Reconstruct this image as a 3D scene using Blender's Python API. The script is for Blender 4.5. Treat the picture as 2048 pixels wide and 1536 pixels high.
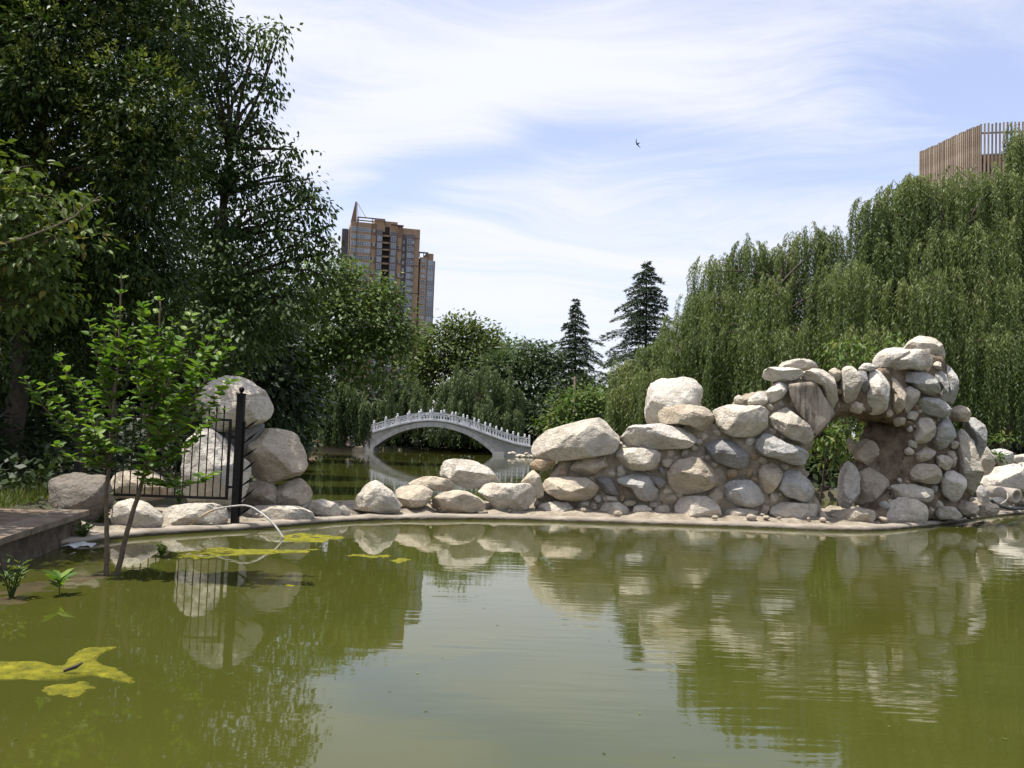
import bpy, bmesh, math, random
import numpy as np
from mathutils import Vector, Matrix, noise as mnoise

# ------------------------------------------------------------------ clean
for o in list(bpy.data.objects):
    bpy.data.objects.remove(o, do_unlink=True)
scene = bpy.context.scene
col = scene.collection
rad = math.radians

# ------------------------------------------------------------------ camera
CAM_H = 1.6
FPX = 1800.0                      # focal length in pixels of the 2048 wide photograph
cam_d = bpy.data.cameras.new('camera')
cam_d.sensor_width = 36.0
cam_d.lens = 36.0 * FPX / 2048.0
cam_d.clip_end = 3000.0
cam_d.clip_start = 0.05
cam = bpy.data.objects.new('camera', cam_d)
col.objects.link(cam)
CM = Matrix.Rotation(rad(90 + 3.24), 4, 'X') @ Matrix.Rotation(rad(2.0), 4, 'Z')
cam.matrix_world = Matrix.Translation((0, 0, CAM_H)) @ CM
scene.camera = cam
CM3 = CM.to_3x3()

# ------------------------------------------------------------------ sun, view
SUN_EL, SUN_AZ = rad(69), rad(-98)          # azimuth from +Y, negative = to the left
sun_dir = Vector((math.sin(SUN_AZ) * math.cos(SUN_EL), math.cos(SUN_AZ) * math.cos(SUN_EL), math.sin(SUN_EL)))
sl = bpy.data.lights.new('sun', 'SUN')
sl.energy = 5.0
sl.angle = rad(0.55)
sl.color = (1.0, 0.95, 0.87)
sun = bpy.data.objects.new('sun', sl)
col.objects.link(sun)
sun.rotation_euler = (-sun_dir).to_track_quat('-Z', 'Y').to_euler()
sun.location = (0, 0, 60)
vs = scene.view_settings
vs.view_transform = 'Standard'
vs.look = 'None'
vs.exposure = 0.68
vs.gamma = 1.0
vs.use_curve_mapping = False
scene.render.engine = 'CYCLES'
scene.cycles.use_light_tree = False
scene.cycles.max_bounces = 4
scene.cycles.diffuse_bounces = 2
scene.cycles.glossy_bounces = 2
scene.cycles.transmission_bounces = 2
scene.cycles.transparent_max_bounces = 4


# ------------------------------------------------------------------ pixel -> place
def pdir(px, py):
    return CM3 @ Vector(((px - 1024.0) / FPX, (768.0 - py) / FPX, -1.0))


def P(px, py, Y):
    d = pdir(px, py)
    t = Y / d.y
    return Vector((d.x * t, Y, CAM_H + d.z * t))


def PZ(px, py, z=0.0):
    d = pdir(px, py)
    t = (z - CAM_H) / d.z
    return Vector((d.x * t, d.y * t, z))


# ------------------------------------------------------------------ world: Nishita sky with thin cirrus
SKY_STR = 0.092
world = bpy.data.worlds.new('World')
scene.world = world
world.use_nodes = True
world.cycles.sampling_method = 'MANUAL'
world.cycles.sample_map_resolution = 512
wt = world.node_tree
wt.nodes.clear()


def nd(nt, typ, **kw):
    n = nt.nodes.new(typ)
    for k, v in kw.items():
        setattr(n, k, v)
    return n


def mth(nt, op, a, b=None, c=None):
    n = nt.nodes.new('ShaderNodeMath')
    n.operation = op
    for i, v in enumerate((a, b, c)):
        if v is None:
            continue
        if isinstance(v, (int, float)):
            n.inputs[i].default_value = v
        else:
            nt.links.new(v, n.inputs[i])
    return n.outputs[0]


def build_sky():
    nt = wt
    L = nt.links.new
    out = nd(nt, 'ShaderNodeOutputWorld')
    bg = nd(nt, 'ShaderNodeBackground')
    bg.inputs['Strength'].default_value = SKY_STR
    L(bg.outputs[0], out.inputs[0])
    sky = nd(nt, 'ShaderNodeTexSky', sky_type='NISHITA')
    sky.sun_disc = False
    sky.sun_elevation = SUN_EL
    sky.sun_rotation = SUN_AZ
    sky.air_density = 1.0
    sky.dust_density = 1.5
    sky.ozone_density = 3.5
    tc = nd(nt, 'ShaderNodeTexCoord')
    sep = nd(nt, 'ShaderNodeSeparateXYZ')
    L(tc.outputs['Generated'], sep.inputs[0])
    x, y, z = sep.outputs
    zc = mth(nt, 'MAXIMUM', z, 0.0)
    zp = mth(nt, 'ADD', zc, 0.16)
    qx = mth(nt, 'DIVIDE', x, zp)
    qy = mth(nt, 'DIVIDE', y, zp)
    q = nd(nt, 'ShaderNodeCombineXYZ')
    L(qx, q.inputs[0]); L(qy, q.inputs[1])
    # warp
    wn = nd(nt, 'ShaderNodeTexNoise', noise_dimensions='2D'); wn.inputs['Scale'].default_value = 0.9; wn.inputs['Detail'].default_value = 2
    L(q.outputs[0], wn.inputs['Vector'])
    wsub = nd(nt, 'ShaderNodeVectorMath', operation='SUBTRACT'); L(wn.outputs['Color'], wsub.inputs[0]); wsub.inputs[1].default_value = (0.5, 0.5, 0.5)
    wsc = nd(nt, 'ShaderNodeVectorMath', operation='SCALE'); L(wsub.outputs[0], wsc.inputs[0]); wsc.inputs['Scale'].default_value = 0.9
    wq = nd(nt, 'ShaderNodeVectorMath', operation='ADD'); L(q.outputs[0], wq.inputs[0]); L(wsc.outputs[0], wq.inputs[1])
    mp = nd(nt, 'ShaderNodeMapping'); mp.inputs['Rotation'].default_value = (0, 0, rad(28)); mp.inputs['Scale'].default_value = (0.55, 2.0, 1)
    L(wq.outputs[0], mp.inputs['Vector'])
    n1 = nd(nt, 'ShaderNodeTexNoise', noise_dimensions='2D'); n1.inputs['Scale'].default_value = 1.3; n1.inputs['Detail'].default_value = 7; n1.inputs['Roughness'].default_value = 0.66
    L(mp.outputs[0], n1.inputs['Vector'])
    dens = mth(nt, 'MULTIPLY_ADD', mth(nt, 'SUBTRACT', n1.outputs[0], 0.5), 2.1, 0.60)
    # the large cirrus banks of the photograph, at their bearings and heights
    az = mth(nt, 'ARCTAN2', x, y)
    el = mth(nt, 'ARCSINE', z)
    wsep = nd(nt, 'ShaderNodeSeparateXYZ'); L(wsub.outputs[0], wsep.inputs[0])
    az = mth(nt, 'MULTIPLY_ADD', wsep.outputs[0], 0.16, az)
    el = mth(nt, 'MULTIPLY_ADD', wsep.outputs[1], 0.10, el)
    # (px, py, semi-length, semi-width, tilt deg up to the right, weight)
    banks = [(860, 215, 300, 55, 22, 0.5), (1300, 130, 420, 75, 0, 0.42), (940, 520, 560, 130, 0, 0.38), (840, 338, 190, 36, 12, -0.55), (1150, 290, 230, 32, 5, -0.4), (1520, 330, 270, 52, 4, -0.3), (1930, 170, 210, 150, -25, -0.5)]
    ae = nd(nt, 'ShaderNodeCombineXYZ'); L(az, ae.inputs[0]); L(el, ae.inputs[1])
    for (bx, by, sl_, sw, tilt, w) in banks:
        d = pdir(bx, by).normalized()
        mb_ = nd(nt, 'ShaderNodeMapping', vector_type='TEXTURE')
        mb_.inputs['Location'].default_value = (math.atan2(d.x, d.y), math.asin(d.z), 0)
        mb_.inputs['Rotation'].default_value = (0, 0, rad(tilt))
        mb_.inputs['Scale'].default_value = (2.3 * sl_ / FPX, 2.3 * sw / FPX, 1)
        L(ae.outputs[0], mb_.inputs['Vector'])
        g = nd(nt, 'ShaderNodeTexGradient', gradient_type='QUADRATIC_SPHERE'); L(mb_.outputs[0], g.inputs[0])
        dens = mth(nt, 'MULTIPLY_ADD', g.outputs['Fac'], w * 1.25, dens)
    mr = nd(nt, 'ShaderNodeMapRange', interpolation_type='SMOOTHSTEP')
    L(dens, mr.inputs['Value'])
    mr.inputs['From Min'].default_value = 0.0; mr.inputs['From Max'].default_value = 1.2
    mr.inputs['To Min'].default_value = 0.26; mr.inputs['To Max'].default_value = 0.97
    gain = nd(nt, 'ShaderNodeVectorMath', operation='MULTIPLY'); gain.inputs[1].default_value = (1.85, 1.6, 1.66)
    L(sky.outputs[0], gain.inputs[0])
    mix = nd(nt, 'ShaderNodeMix', data_type='RGBA')
    L(mr.outputs[0], mix.inputs['Factor'])
    L(gain.outputs[0], mix.inputs[6])
    mix.inputs[7].default_value = (6.55, 6.65, 7.15, 1)
    L(mix.outputs[2], bg.inputs['Color'])
    # below the horizon the same air goes on


build_sky()


# ------------------------------------------------------------------ materials
def mat_new(name):
    m = bpy.data.materials.new(name)
    m.use_nodes = True
    nt = m.node_tree
    for n in list(nt.nodes):
        if n.type not in ('OUTPUT_MATERIAL',):
            nt.nodes.remove(n)
    out = [n for n in nt.nodes if n.type == 'OUTPUT_MATERIAL'][0]
    b = nt.nodes.new('ShaderNodeBsdfPrincipled')
    nt.links.new(b.outputs[0], out.inputs[0])
    return m, nt, b, out


def ramp(nt, stops):
    r = nt.nodes.new('ShaderNodeValToRGB')
    e = r.color_ramp.elements
    while len(e) > 1:
        e.remove(e[-1])
    e[0].position = stops[0][0]; e[0].color = (*stops[0][1], 1)
    for p, c in stops[1:]:
        k = e.new(p); k.color = (*c, 1)
    return r


def tex_noise(nt, vec, scale, detail=4, rough=0.55, dist=0.0):
    n = nt.nodes.new('ShaderNodeTexNoise')
    n.inputs['Scale'].default_value = scale
    n.inputs['Detail'].default_value = detail
    n.inputs['Roughness'].default_value = rough
    n.inputs['Distortion'].default_value = dist
    if vec is not None:
        nt.links.new(vec, n.inputs['Vector'])
    return n


def bump(nt, height, strength, dist, bsdf, prev=None):
    b = nt.nodes.new('ShaderNodeBump')
    b.inputs['Strength'].default_value = strength
    b.inputs['Distance'].default_value = dist
    nt.links.new(height, b.inputs['Height'])
    if prev is not None:
        nt.links.new(prev, b.inputs['Normal'])
    if bsdf is not None:
        nt.links.new(b.outputs[0], bsdf.inputs['Normal'])
    return b.outputs[0]


def mixc(nt, fac, a, b, blend='MIX'):
    m = nt.nodes.new('ShaderNodeMix')
    m.data_type = 'RGBA'
    m.blend_type = blend
    for s, v in ((0, fac), (6, a), (7, b)):
        if isinstance(v, (int, float)):
            m.inputs[s].default_value = v
        elif isinstance(v, tuple):
            m.inputs[s].default_value = (*v, 1)
        else:
            nt.links.new(v, m.inputs[s])
    return m.outputs[2]


def mat_noise(name, c1, c2, scale=6, rough=0.85, bstr=0.5, bdist=0.02, bscale=None, metallic=0.0, spec=0.4, coord='Object', detail=6):
    m, nt, b, out = mat_new(name)
    tc = nt.nodes.new('ShaderNodeTexCoord')
    n = tex_noise(nt, tc.outputs[coord], scale, detail)
    r = ramp(nt, [(0.3, c1), (0.7, c2)])
    nt.links.new(n.outputs[0], r.inputs[0])
    nt.links.new(r.outputs[0], b.inputs['Base Color'])
    b.inputs['Roughness'].default_value = rough
    b.inputs['Metallic'].default_value = metallic
    b.inputs['Specular IOR Level'].default_value = spec
    if bstr > 0:
        n2 = tex_noise(nt, tc.outputs[coord], bscale or scale * 4, 6, 0.65)
        bump(nt, n2.outputs[0], bstr, bdist, b)
    return m


def mat_leaf(name, stops, trans=0.35, rough=0.5, spec=0.2):
    m, nt, b, out = mat_new(name)
    at = nt.nodes.new('ShaderNodeAttribute'); at.attribute_name = 'rnd'
    r = ramp(nt, stops)
    nt.links.new(at.outputs['Fac'], r.inputs[0])
    nt.links.new(r.outputs[0], b.inputs['Base Color'])
    b.inputs['Roughness'].default_value = rough
    b.inputs['Specular IOR Level'].default_value = spec
    t = nt.nodes.new('ShaderNodeBsdfTranslucent')
    tint = mixc(nt, 1.0, r.outputs[0], (1.15, 1.25, 0.55), 'MULTIPLY')
    nt.links.new(tint, t.inputs[0])
    mx = nt.nodes.new('ShaderNodeMixShader')
    mx.inputs[0].default_value = trans
    b.inputs['Roughness'].default_value = max(rough, .5)
    nt.links.new(b.outputs[0], mx.inputs[1]); nt.links.new(t.outputs[0], mx.inputs[2])
    nt.links.new(mx.outputs[0], out.inputs[0])
    return m


M = {}


def make_materials():
    # --- boulders: one stone, tinted per object
    m, nt, b, out = mat_new('boulder_stone')
    tc = nt.nodes.new('ShaderNodeTexCoord')
    oi = nt.nodes.new('ShaderNodeObjectInfo')
    add = nt.nodes.new('ShaderNodeVectorMath'); add.operation = 'ADD'
    nt.links.new(tc.outputs['Object'], add.inputs[0])
    rv = nt.nodes.new('ShaderNodeVectorMath'); rv.operation = 'SCALE'
    rv.inputs[0].default_value = (37, 53, 71); nt.links.new(oi.outputs['Random'], rv.inputs['Scale'])
    nt.links.new(rv.outputs[0], add.inputs[1])
    v = add.outputs[0]
    n1 = tex_noise(nt, v, 2.2, 6, 0.6, 0.6)
    r1 = ramp(nt, [(0.28, (0.66, 0.60, 0.52)), (0.45, (0.92, 0.90, 0.87)), (0.62, (1.08, 1.05, 1.0)), (0.8, (0.86, 0.88, 0.9))])
    nt.links.new(n1.outputs[0], r1.inputs[0])
    c = mixc(nt, 1.0, oi.outputs['Color'], r1.outputs[0], 'MULTIPLY')
    # rusty / dirty stains
    n2 = tex_noise(nt, v, 1.1, 5, 0.65, 0.3)
    r2 = ramp(nt, [(0.56, (0, 0, 0)), (0.74, (1, 1, 1))]); nt.links.new(n2.outputs[0], r2.inputs[0])
    f2 = mth(nt, 'MULTIPLY', r2.outputs[0], 0.6)
    c = mixc(nt, f2, c, (0.27, 0.19, 0.115))
    # veins
    mp = nt.nodes.new('ShaderNodeMapping'); mp.inputs['Rotation'].default_value = (0.4, 0.5, 0.3); mp.inputs['Scale'].default_value = (1, 1, 3.4)
    nt.links.new(v, mp.inputs['Vector'])
    n3 = tex_noise(nt, mp.outputs[0], 3.0, 8, 0.7, 1.4)
    r3 = ramp(nt, [(0.45, (1, 1, 1)), (0.5, (0.62, 0.62, 0.63)), (0.55, (1, 1, 1))]); nt.links.new(n3.outputs[0], r3.inputs[0])
    c = mixc(nt, 0.55, c, r3.outputs[0], 'MULTIPLY')
    # speckle
    n4 = tex_noise(nt, v, 38, 4, 0.7)
    r4 = ramp(nt, [(0.3, (0.78, 0.77, 0.75)), (0.6, (1.05, 1.05, 1.05))]); nt.links.new(n4.outputs[0], r4.inputs[0])
    c = mixc(nt, 0.7, c, r4.outputs[0], 'MULTIPLY')
    nt.links.new(c, b.inputs['Base Color'])
    b.inputs['Roughness'].default_value = 0.88
    b.inputs['Specular IOR Level'].default_value = 0.25
    h1 = bump(nt, n3.outputs[0], 0.55, 0.06, None)
    n5 = tex_noise(nt, v, 9, 8, 0.62, 0.2)
    h2 = bump(nt, n5.outputs[0], 0.95, 0.08, None, h1)
    vo = nt.nodes.new('ShaderNodeTexVoronoi'); vo.feature = 'DISTANCE_TO_EDGE'; vo.inputs['Scale'].default_value = 2.3
    wv = nt.nodes.new('ShaderNodeVectorMath'); wv.operation = 'ADD'; nt.links.new(v, wv.inputs[0])
    ws = nt.nodes.new('ShaderNodeVectorMath'); ws.operation = 'SCALE'; ws.inputs['Scale'].default_value = 0.7
    nt.links.new(n1.outputs['Color'], ws.inputs[0]); nt.links.new(ws.outputs[0], wv.inputs[1])
    nt.links.new(wv.outputs[0], vo.inputs['Vector'])
    rc = ramp(nt, [(0.0, (0, 0, 0)), (0.035, (1, 1, 1))]); nt.links.new(vo.outputs['Distance'], rc.inputs[0])
    bump(nt, rc.outputs[0], 0.45, 0.025, b, h2)
    M['stone'] = m

    M['mortar'] = mat_noise('mortar', (0.20, 0.165, 0.12), (0.41, 0.36, 0.28), 4.5, 0.95, 1.0, 0.09, 11, spec=0.15)
    M['stained_shade_mortar'] = mat_noise('stained_shade_mortar', (0.10, 0.075, 0.05), (0.28, 0.225, 0.165), 4.0, 0.95, 1.0, 0.10, 9, spec=0.15)  # darker mortar copy: brown staining, plus the arch's shade put into the colour
    m, nt, b, out = mat_new('stained_concrete')
    tc = nt.nodes.new('ShaderNodeTexCoord')
    mp = nt.nodes.new('ShaderNodeMapping'); mp.inputs['Scale'].default_value = (7, 7, .8); nt.links.new(tc.outputs['Object'], mp.inputs['Vector'])
    n = tex_noise(nt, mp.outputs[0], 1.0, 6, 0.65); r = ramp(nt, [(0.38, (0.07, 0.06, 0.05)), (0.5, (0.24, 0.20, 0.155)), (0.68, (0.40, 0.35, 0.28))])
    nt.links.new(n.outputs[0], r.inputs[0]); nt.links.new(r.outputs[0], b.inputs['Base Color']); b.inputs['Roughness'].default_value = .95
    n2 = tex_noise(nt, tc.outputs['Object'], 16, 6, 0.7); bump(nt, n2.outputs[0], 0.8, 0.03, b)
    M['stained'] = m
    M['kerb'] = mat_noise('kerb_concrete', (0.17, 0.145, 0.115), (0.34, 0.30, 0.245), 2.5, 0.92, 0.6, 0.02, 20, spec=0.2)
    nt = M['kerb'].node_tree; b = [n for n in nt.nodes if n.type == 'BSDF_PRINCIPLED'][0]
    src = b.inputs['Base Color'].links[0].from_socket; tc = nt.nodes.new('ShaderNodeTexCoord'); sp = nt.nodes.new('ShaderNodeSeparateXYZ'); nt.links.new(tc.outputs['Object'], sp.inputs[0])
    nz = tex_noise(nt, tc.outputs['Object'], 5, 5, .6)
    hh = mth(nt, 'MULTIPLY_ADD', nz.outputs[0], -.09, mth(nt, 'ADD', sp.outputs[2], .045))
    rr = ramp(nt, [(0.02, (0.20, 0.19, 0.12)), (0.05, (1, 1, 1))]); nt.links.new(hh, rr.inputs[0])
    nt.links.new(mixc(nt, 1.0, src, rr.outputs[0], 'MULTIPLY'), b.inputs['Base Color'])
    M['concrete_pipe'] = mat_noise('pipe_concrete', (0.33, 0.29, 0.24), (0.45, 0.4, 0.34), 8, 0.9, 0.4, 0.01)
    M['coping'] = mat_noise('coping_stone', (0.10, 0.08, 0.058), (0.23, 0.18, 0.13), 4, 0.9, 0.6, 0.015, 18)
    M['wall_stone'] = mat_noise('wall_stone', (0.05, 0.04, 0.028), (0.17, 0.135, 0.095), 4, 0.95, 1.0, 0.12, 7)
    M['dirt'] = mat_noise('dirt', (0.085, 0.062, 0.042), (0.20, 0.145, 0.10), 3, 0.97, 0.7, 0.03, 22)
    M['mud'] = mat_noise('wet_mud', (0.045, 0.038, 0.018), (0.085, 0.066, 0.034), 3, 0.3, 0.5, 0.015, 18, spec=0.5)
    M['white_stone'] = mat_noise('white_marble', (0.40, 0.41, 0.43), (0.58, 0.585, 0.60), 3, 0.7, 0.2, 0.01)
    M['grey_stone'] = mat_noise('grey_granite', (0.24, 0.235, 0.23), (0.40, 0.385, 0.37), 2.2, 0.85, 0.4, 0.02)
    M['ring_stone'] = mat_noise('ring_granite', (0.38, 0.37, 0.35), (0.52, 0.50, 0.48), 2.2, 0.85, 0.3, 0.02)
    M['iron'] = mat_noise('black_iron', (0.004, 0.004, 0.004), (0.011, 0.009, 0.008), 14, 0.6, 0.25, 0.003, 60, spec=0.2)
    M['bark'] = mat_noise('bark', (0.035, 0.027, 0.02), (0.085, 0.067, 0.05), 9, 0.95, 0.9, 0.03, 22)
    M['twig'] = mat_noise('twig_bark', (0.075, 0.055, 0.035), (0.14, 0.105, 0.07), 16, 0.9, 0.6, 0.004, 50)
    M['deadwood'] = mat_noise('dead_wood', (0.17, 0.13, 0.10), (0.28, 0.23, 0.18), 12, 0.9, 0.5, 0.004, 40)
    M['timber'] = mat_noise('timber_pole', (0.25, 0.18, 0.12), (0.36, 0.27, 0.19), 6, 0.9, 0.4, 0.01)
    M['terrace'] = mat_noise('terrace_stone', (0.36, 0.28, 0.20), (0.50, 0.40, 0.30), 2, 0.9, 0.3, 0.02)
    M['hose_white'] = mat_noise('pale_hose', (0.24, 0.23, 0.21), (0.40, 0.38, 0.35), 6, 0.5, 0.1, 0.002)
    M['hose_yellow'] = mat_noise('yellowed_hose', (0.26, 0.19, 0.10), (0.38, 0.30, 0.17), 6, 0.5, 0.1, 0.002)
    M['hose_black'] = mat_noise('black_hose', (0.012, 0.012, 0.013), (0.03, 0.03, 0.032), 6, 0.4, 0.1, 0.002)
    M['hose_red'] = mat_noise('red_coupling', (0.30, 0.04, 0.02), (0.42, 0.08, 0.04), 6, 0.5, 0.1, 0.002)
    M['bag'] = mat_noise('white_plastic', (0.42, 0.45, 0.46), (0.62, 0.65, 0.66), 6, 0.35, 0.3, 0.01)
    M['bird'] = mat_noise('dark_feathers', (0.012, 0.012, 0.014), (0.025, 0.023, 0.024), 30, 0.8, 0.1, 0.002)
    # algae
    m, nt, b, out = mat_new('algae')
    tc = nt.nodes.new('ShaderNodeTexCoord')
    n = tex_noise(nt, tc.outputs['Object'], 9, 8, 0.7)
    r = ramp(nt, [(0.28, (0.06, 0.066, 0.004)), (0.5, (0.17, 0.165, 0.006)), (0.75, (0.34, 0.31, 0.015))])
    nt.links.new(n.outputs[0], r.inputs[0]); nt.links.new(r.outputs[0], b.inputs['Base Color'])
    b.inputs['Roughness'].default_value = 0.75; b.inputs['Specular IOR Level'].default_value = 0.2
    n2 = tex_noise(nt, tc.outputs['Object'], 60, 6, 0.7); bump(nt, n2.outputs[0], 1.0, 0.03, b)
    M['algae'] = m
    # ground
    m, nt, b, out = mat_new('park_ground')
    tc = nt.nodes.new('ShaderNodeTexCoord')
    n = tex_noise(nt, tc.outputs['Object'], 0.5, 8, 0.65)
    r = ramp(nt, [(0.35, (0.09, 0.068, 0.045)), (0.55, (0.055, 0.06, 0.025)), (0.7, (0.04, 0.06, 0.018))])
    nt.links.new(n.outputs[0], r.inputs[0]); nt.links.new(r.outputs[0], b.inputs['Base Color'])
    b.inputs['Roughness'].default_value = 0.97
    n2 = tex_noise(nt, tc.outputs['Object'], 12, 8, 0.7); bump(nt, n2.outputs[0], 0.8, 0.06, b)
    M['ground'] = m
    # leaves
    M['leaf_evergreen'] = mat_leaf('leaf_evergreen', [(0, (0.018, 0.034, 0.009)), (0.6, (0.040, 0.068, 0.016)), (1, (0.085, 0.12, 0.027))], 0.22, 0.4)
    M['panicle'] = mat_leaf('flower_panicle', [(0, (0.11, 0.14, 0.03)), (1, (0.22, 0.245, 0.065))], 0.3, 0.7, 0.1)
    M['leaf_broad'] = mat_leaf('leaf_broad', [(0, (0.032, 0.056, 0.016)), (0.6, (0.062, 0.102, 0.028)), (1, (0.11, 0.16, 0.045))], 0.3, 0.42)
    M['leaf_near'] = mat_leaf('leaf_near', [(0, (0.05, 0.085, 0.018)), (0.7, (0.09, 0.13, 0.03)), (0.9, (0.16, 0.17, 0.035)), (1, (0.22, 0.15, 0.05))], 0.3, 0.42)
    M['leaf_mid'] = mat_leaf('leaf_mid', [(0, (0.046, 0.080, 0.020)), (0.6, (0.095, 0.145, 0.036)), (1, (0.18, 0.23, 0.065))], 0.3, 0.45)
    M['leaf_plane'] = mat_leaf('leaf_plane', [(0, (0.052, 0.075, 0.022)), (0.6, (0.10, 0.13, 0.04)), (1, (0.18, 0.20, 0.07))], 0.3, 0.5)
    M['leaf_pinnate'] = mat_leaf('leaf_pinnate', [(0, (0.035, 0.06, 0.024)), (0.6, (0.062, 0.095, 0.04)), (1, (0.10, 0.135, 0.06))], 0.3, 0.5)
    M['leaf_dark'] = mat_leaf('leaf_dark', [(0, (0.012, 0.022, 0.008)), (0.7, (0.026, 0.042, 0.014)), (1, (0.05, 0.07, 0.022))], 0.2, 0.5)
    M['leaf_willow'] = mat_leaf('leaf_willow', [(0, (0.038, 0.060, 0.018)), (0.3, (0.070, 0.102, 0.034)), (0.65, (0.145, 0.182, 0.068)), (1, (0.27, 0.29, 0.125))], 0.35, 0.45)
    M['leaf_willow_far'] = mat_leaf('leaf_willow_far', [(0, (0.038, 0.060, 0.024)), (0.5, (0.080, 0.112, 0.046)), (1, (0.15, 0.18, 0.08))], 0.32, 0.5)
    M['leaf_cedar'] = mat_leaf('needle_cedar', [(0, (0.030, 0.048, 0.030)), (0.6, (0.055, 0.080, 0.048)), (1, (0.10, 0.13, 0.075))], 0.12, 0.6)
    M['leaf_sapling'] = mat_leaf('leaf_sapling', [(0, (0.055, 0.115, 0.018)), (0.5, (0.095, 0.175, 0.026)), (1, (0.18, 0.26, 0.04))], 0.4, 0.5, 0.25)
    M['leaf_bush'] = mat_leaf('leaf_bush', [(0, (0.05, 0.09, 0.022)), (0.6, (0.09, 0.145, 0.035)), (1, (0.19, 0.19, 0.05))], 0.3, 0.5)
    M['grass'] = mat_leaf('grass_blade', [(0, (0.05, 0.075, 0.018)), (0.7, (0.10, 0.13, 0.03)), (1, (0.2, 0.19, 0.07))], 0.3, 0.6)
    # tower
    M['tan'] = mat_noise('tan_tile', (0.25, 0.172, 0.112), (0.29, 0.20, 0.13), 0.4, 0.8, 0, 0)
    M['brown'] = mat_noise('brown_tile', (0.17, 0.10, 0.065), (0.205, 0.125, 0.08), 0.4, 0.8, 0, 0)
    M['slate'] = mat_noise('slate_tile', (0.115, 0.10, 0.11), (0.145, 0.13, 0.14), 0.4, 0.8, 0, 0)
    M['darkgrey'] = mat_noise('dark_tile', (0.085, 0.075, 0.08), (0.11, 0.10, 0.105), 0.4, 0.8, 0, 0)
    M['maroon'] = mat_noise('maroon_steel', (0.07, 0.04, 0.035), (0.09, 0.05, 0.045), 0.6, 0.7, 0, 0)
    M['frame_white'] = mat_noise('frame_white', (0.5, 0.5, 0.52), (0.6, 0.6, 0.62), 2, 0.6, 0, 0)
    M['recess'] = mat_noise('recess_shade', (0.03, 0.025, 0.025), (0.05, 0.042, 0.04), 0.5, 0.9, 0, 0)  # near-black wall tone: shade of the tower's recesses put into the colour
    m, nt, b, out = mat_new('window_glass')
    oi = nt.nodes.new('ShaderNodeObjectInfo')
    r = ramp(nt, [(0, (0.05, 0.065, 0.085)), (0.5, (0.12, 0.15, 0.19)), (1, (0.24, 0.29, 0.34))])
    nt.links.new(oi.outputs['Random'], r.inputs[0]); nt.links.new(r.outputs[0], b.inputs['Base Color'])
    b.inputs['Roughness'].default_value = 0.08
    M['glass'] = m
    M['slat'] = mat_noise('slat_wood', (0.19, 0.15, 0.115), (0.34, 0.28, 0.225), 1.4, 0.85, 0.4, 0.01, 20)
    nt = M['slat'].node_tree; b = [n for n in nt.nodes if n.type == 'BSDF_PRINCIPLED'][0]
    src = b.inputs['Base Color'].links[0].from_socket; oi = nt.nodes.new('ShaderNodeObjectInfo')
    r = ramp(nt, [(0, (0.62, 0.58, 0.55)), (0.5, (1.0, 0.95, 0.88)), (1, (1.35, 1.3, 1.25))]); nt.links.new(oi.outputs['Random'], r.inputs[0])
    nt.links.new(mixc(nt, 1.0, src, r.outputs[0], 'MULTIPLY'), b.inputs['Base Color'])
    M['slat_box'] = mat_noise('box_wood', (0.12, 0.075, 0.045), (0.20, 0.125, 0.08), 1.5, 0.9, 0.3, 0.01)
    M['steel'] = mat_noise('grey_steel', (0.25, 0.25, 0.25), (0.35, 0.35, 0.35), 3, 0.5, 0, 0)
    # water
    m, nt, b, out = mat_new('green_water')
    tc = nt.nodes.new('ShaderNodeTexCoord')
    vec = tc.outputs['Object']
    n = tex_noise(nt, vec, 0.28, 4, 0.6)
    r = ramp(nt, [(0.3, (0.038, 0.044, 0.008)), (0.7, (0.053, 0.056, 0.010))])
    nt.links.new(n.outputs[0], r.inputs[0]); nt.links.new(r.outputs[0], b.inputs['Base Color'])
    b.inputs['Roughness'].default_value = 0.025
    b.inputs['IOR'].default_value = 1.333
    sep = nt.nodes.new('ShaderNodeSeparateXYZ'); nt.links.new(vec, sep.inputs[0])
    # breeze: patches of ripples, stronger to the right and in the front pond
    mr = nt.nodes.new('ShaderNodeMapRange'); mr.interpolation_type = 'SMOOTHSTEP'
    nt.links.new(sep.outputs[0], mr.inputs['Value'])
    mr.inputs['From Min'].default_value = -2.5; mr.inputs['From Max'].default_value = 3.0
    mr.inputs['To Min'].default_value = 0.12; mr.inputs['To Max'].default_value = 1.0
    mpb = nt.nodes.new('ShaderNodeMapping'); mpb.inputs['Scale'].default_value = (0.18, 0.45, 1); nt.links.new(vec, mpb.inputs['Vector'])
    nb = tex_noise(nt, mpb.outputs[0], 1.0, 3, 0.5)
    rb = ramp(nt, [(0.38, (0.18,) * 3), (0.62, (1,) * 3)]); nt.links.new(nb.outputs[0], rb.inputs[0])
    amp = mth(nt, 'MULTIPLY', mr.outputs[0], rb.outputs[0])
    mp = nt.nodes.new('ShaderNodeMapping'); mp.inputs['Rotation'].default_value = (0, 0, rad(11)); mp.inputs['Scale'].default_value = (0.8, 5.2, 1)
    nt.links.new(vec, mp.inputs['Vector'])
    w1 = tex_noise(nt, mp.outputs[0], 1.0, 3, 0.45, 0.5)
    mp2 = nt.nodes.new('ShaderNodeMapping'); mp2.inputs['Rotation'].default_value = (0, 0, rad(-6)); mp2.inputs['Scale'].default_value = (2.0, 11.0, 1)
    nt.links.new(vec, mp2.inputs['Vector'])
    w2 = tex_noise(nt, mp2.outputs[0], 1.0, 2, 0.4, 0.3)
    w3 = tex_noise(nt, vec, 2.6, 2, 0.4)
    h = mth(nt, 'MULTIPLY', mth(nt, 'MULTIPLY', w1.outputs[0], 0.0042), amp)
    h = mth(nt, 'ADD', h, mth(nt, 'MULTIPLY', mth(nt, 'MULTIPLY', w2.outputs[0], 0.0018), amp))
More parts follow.
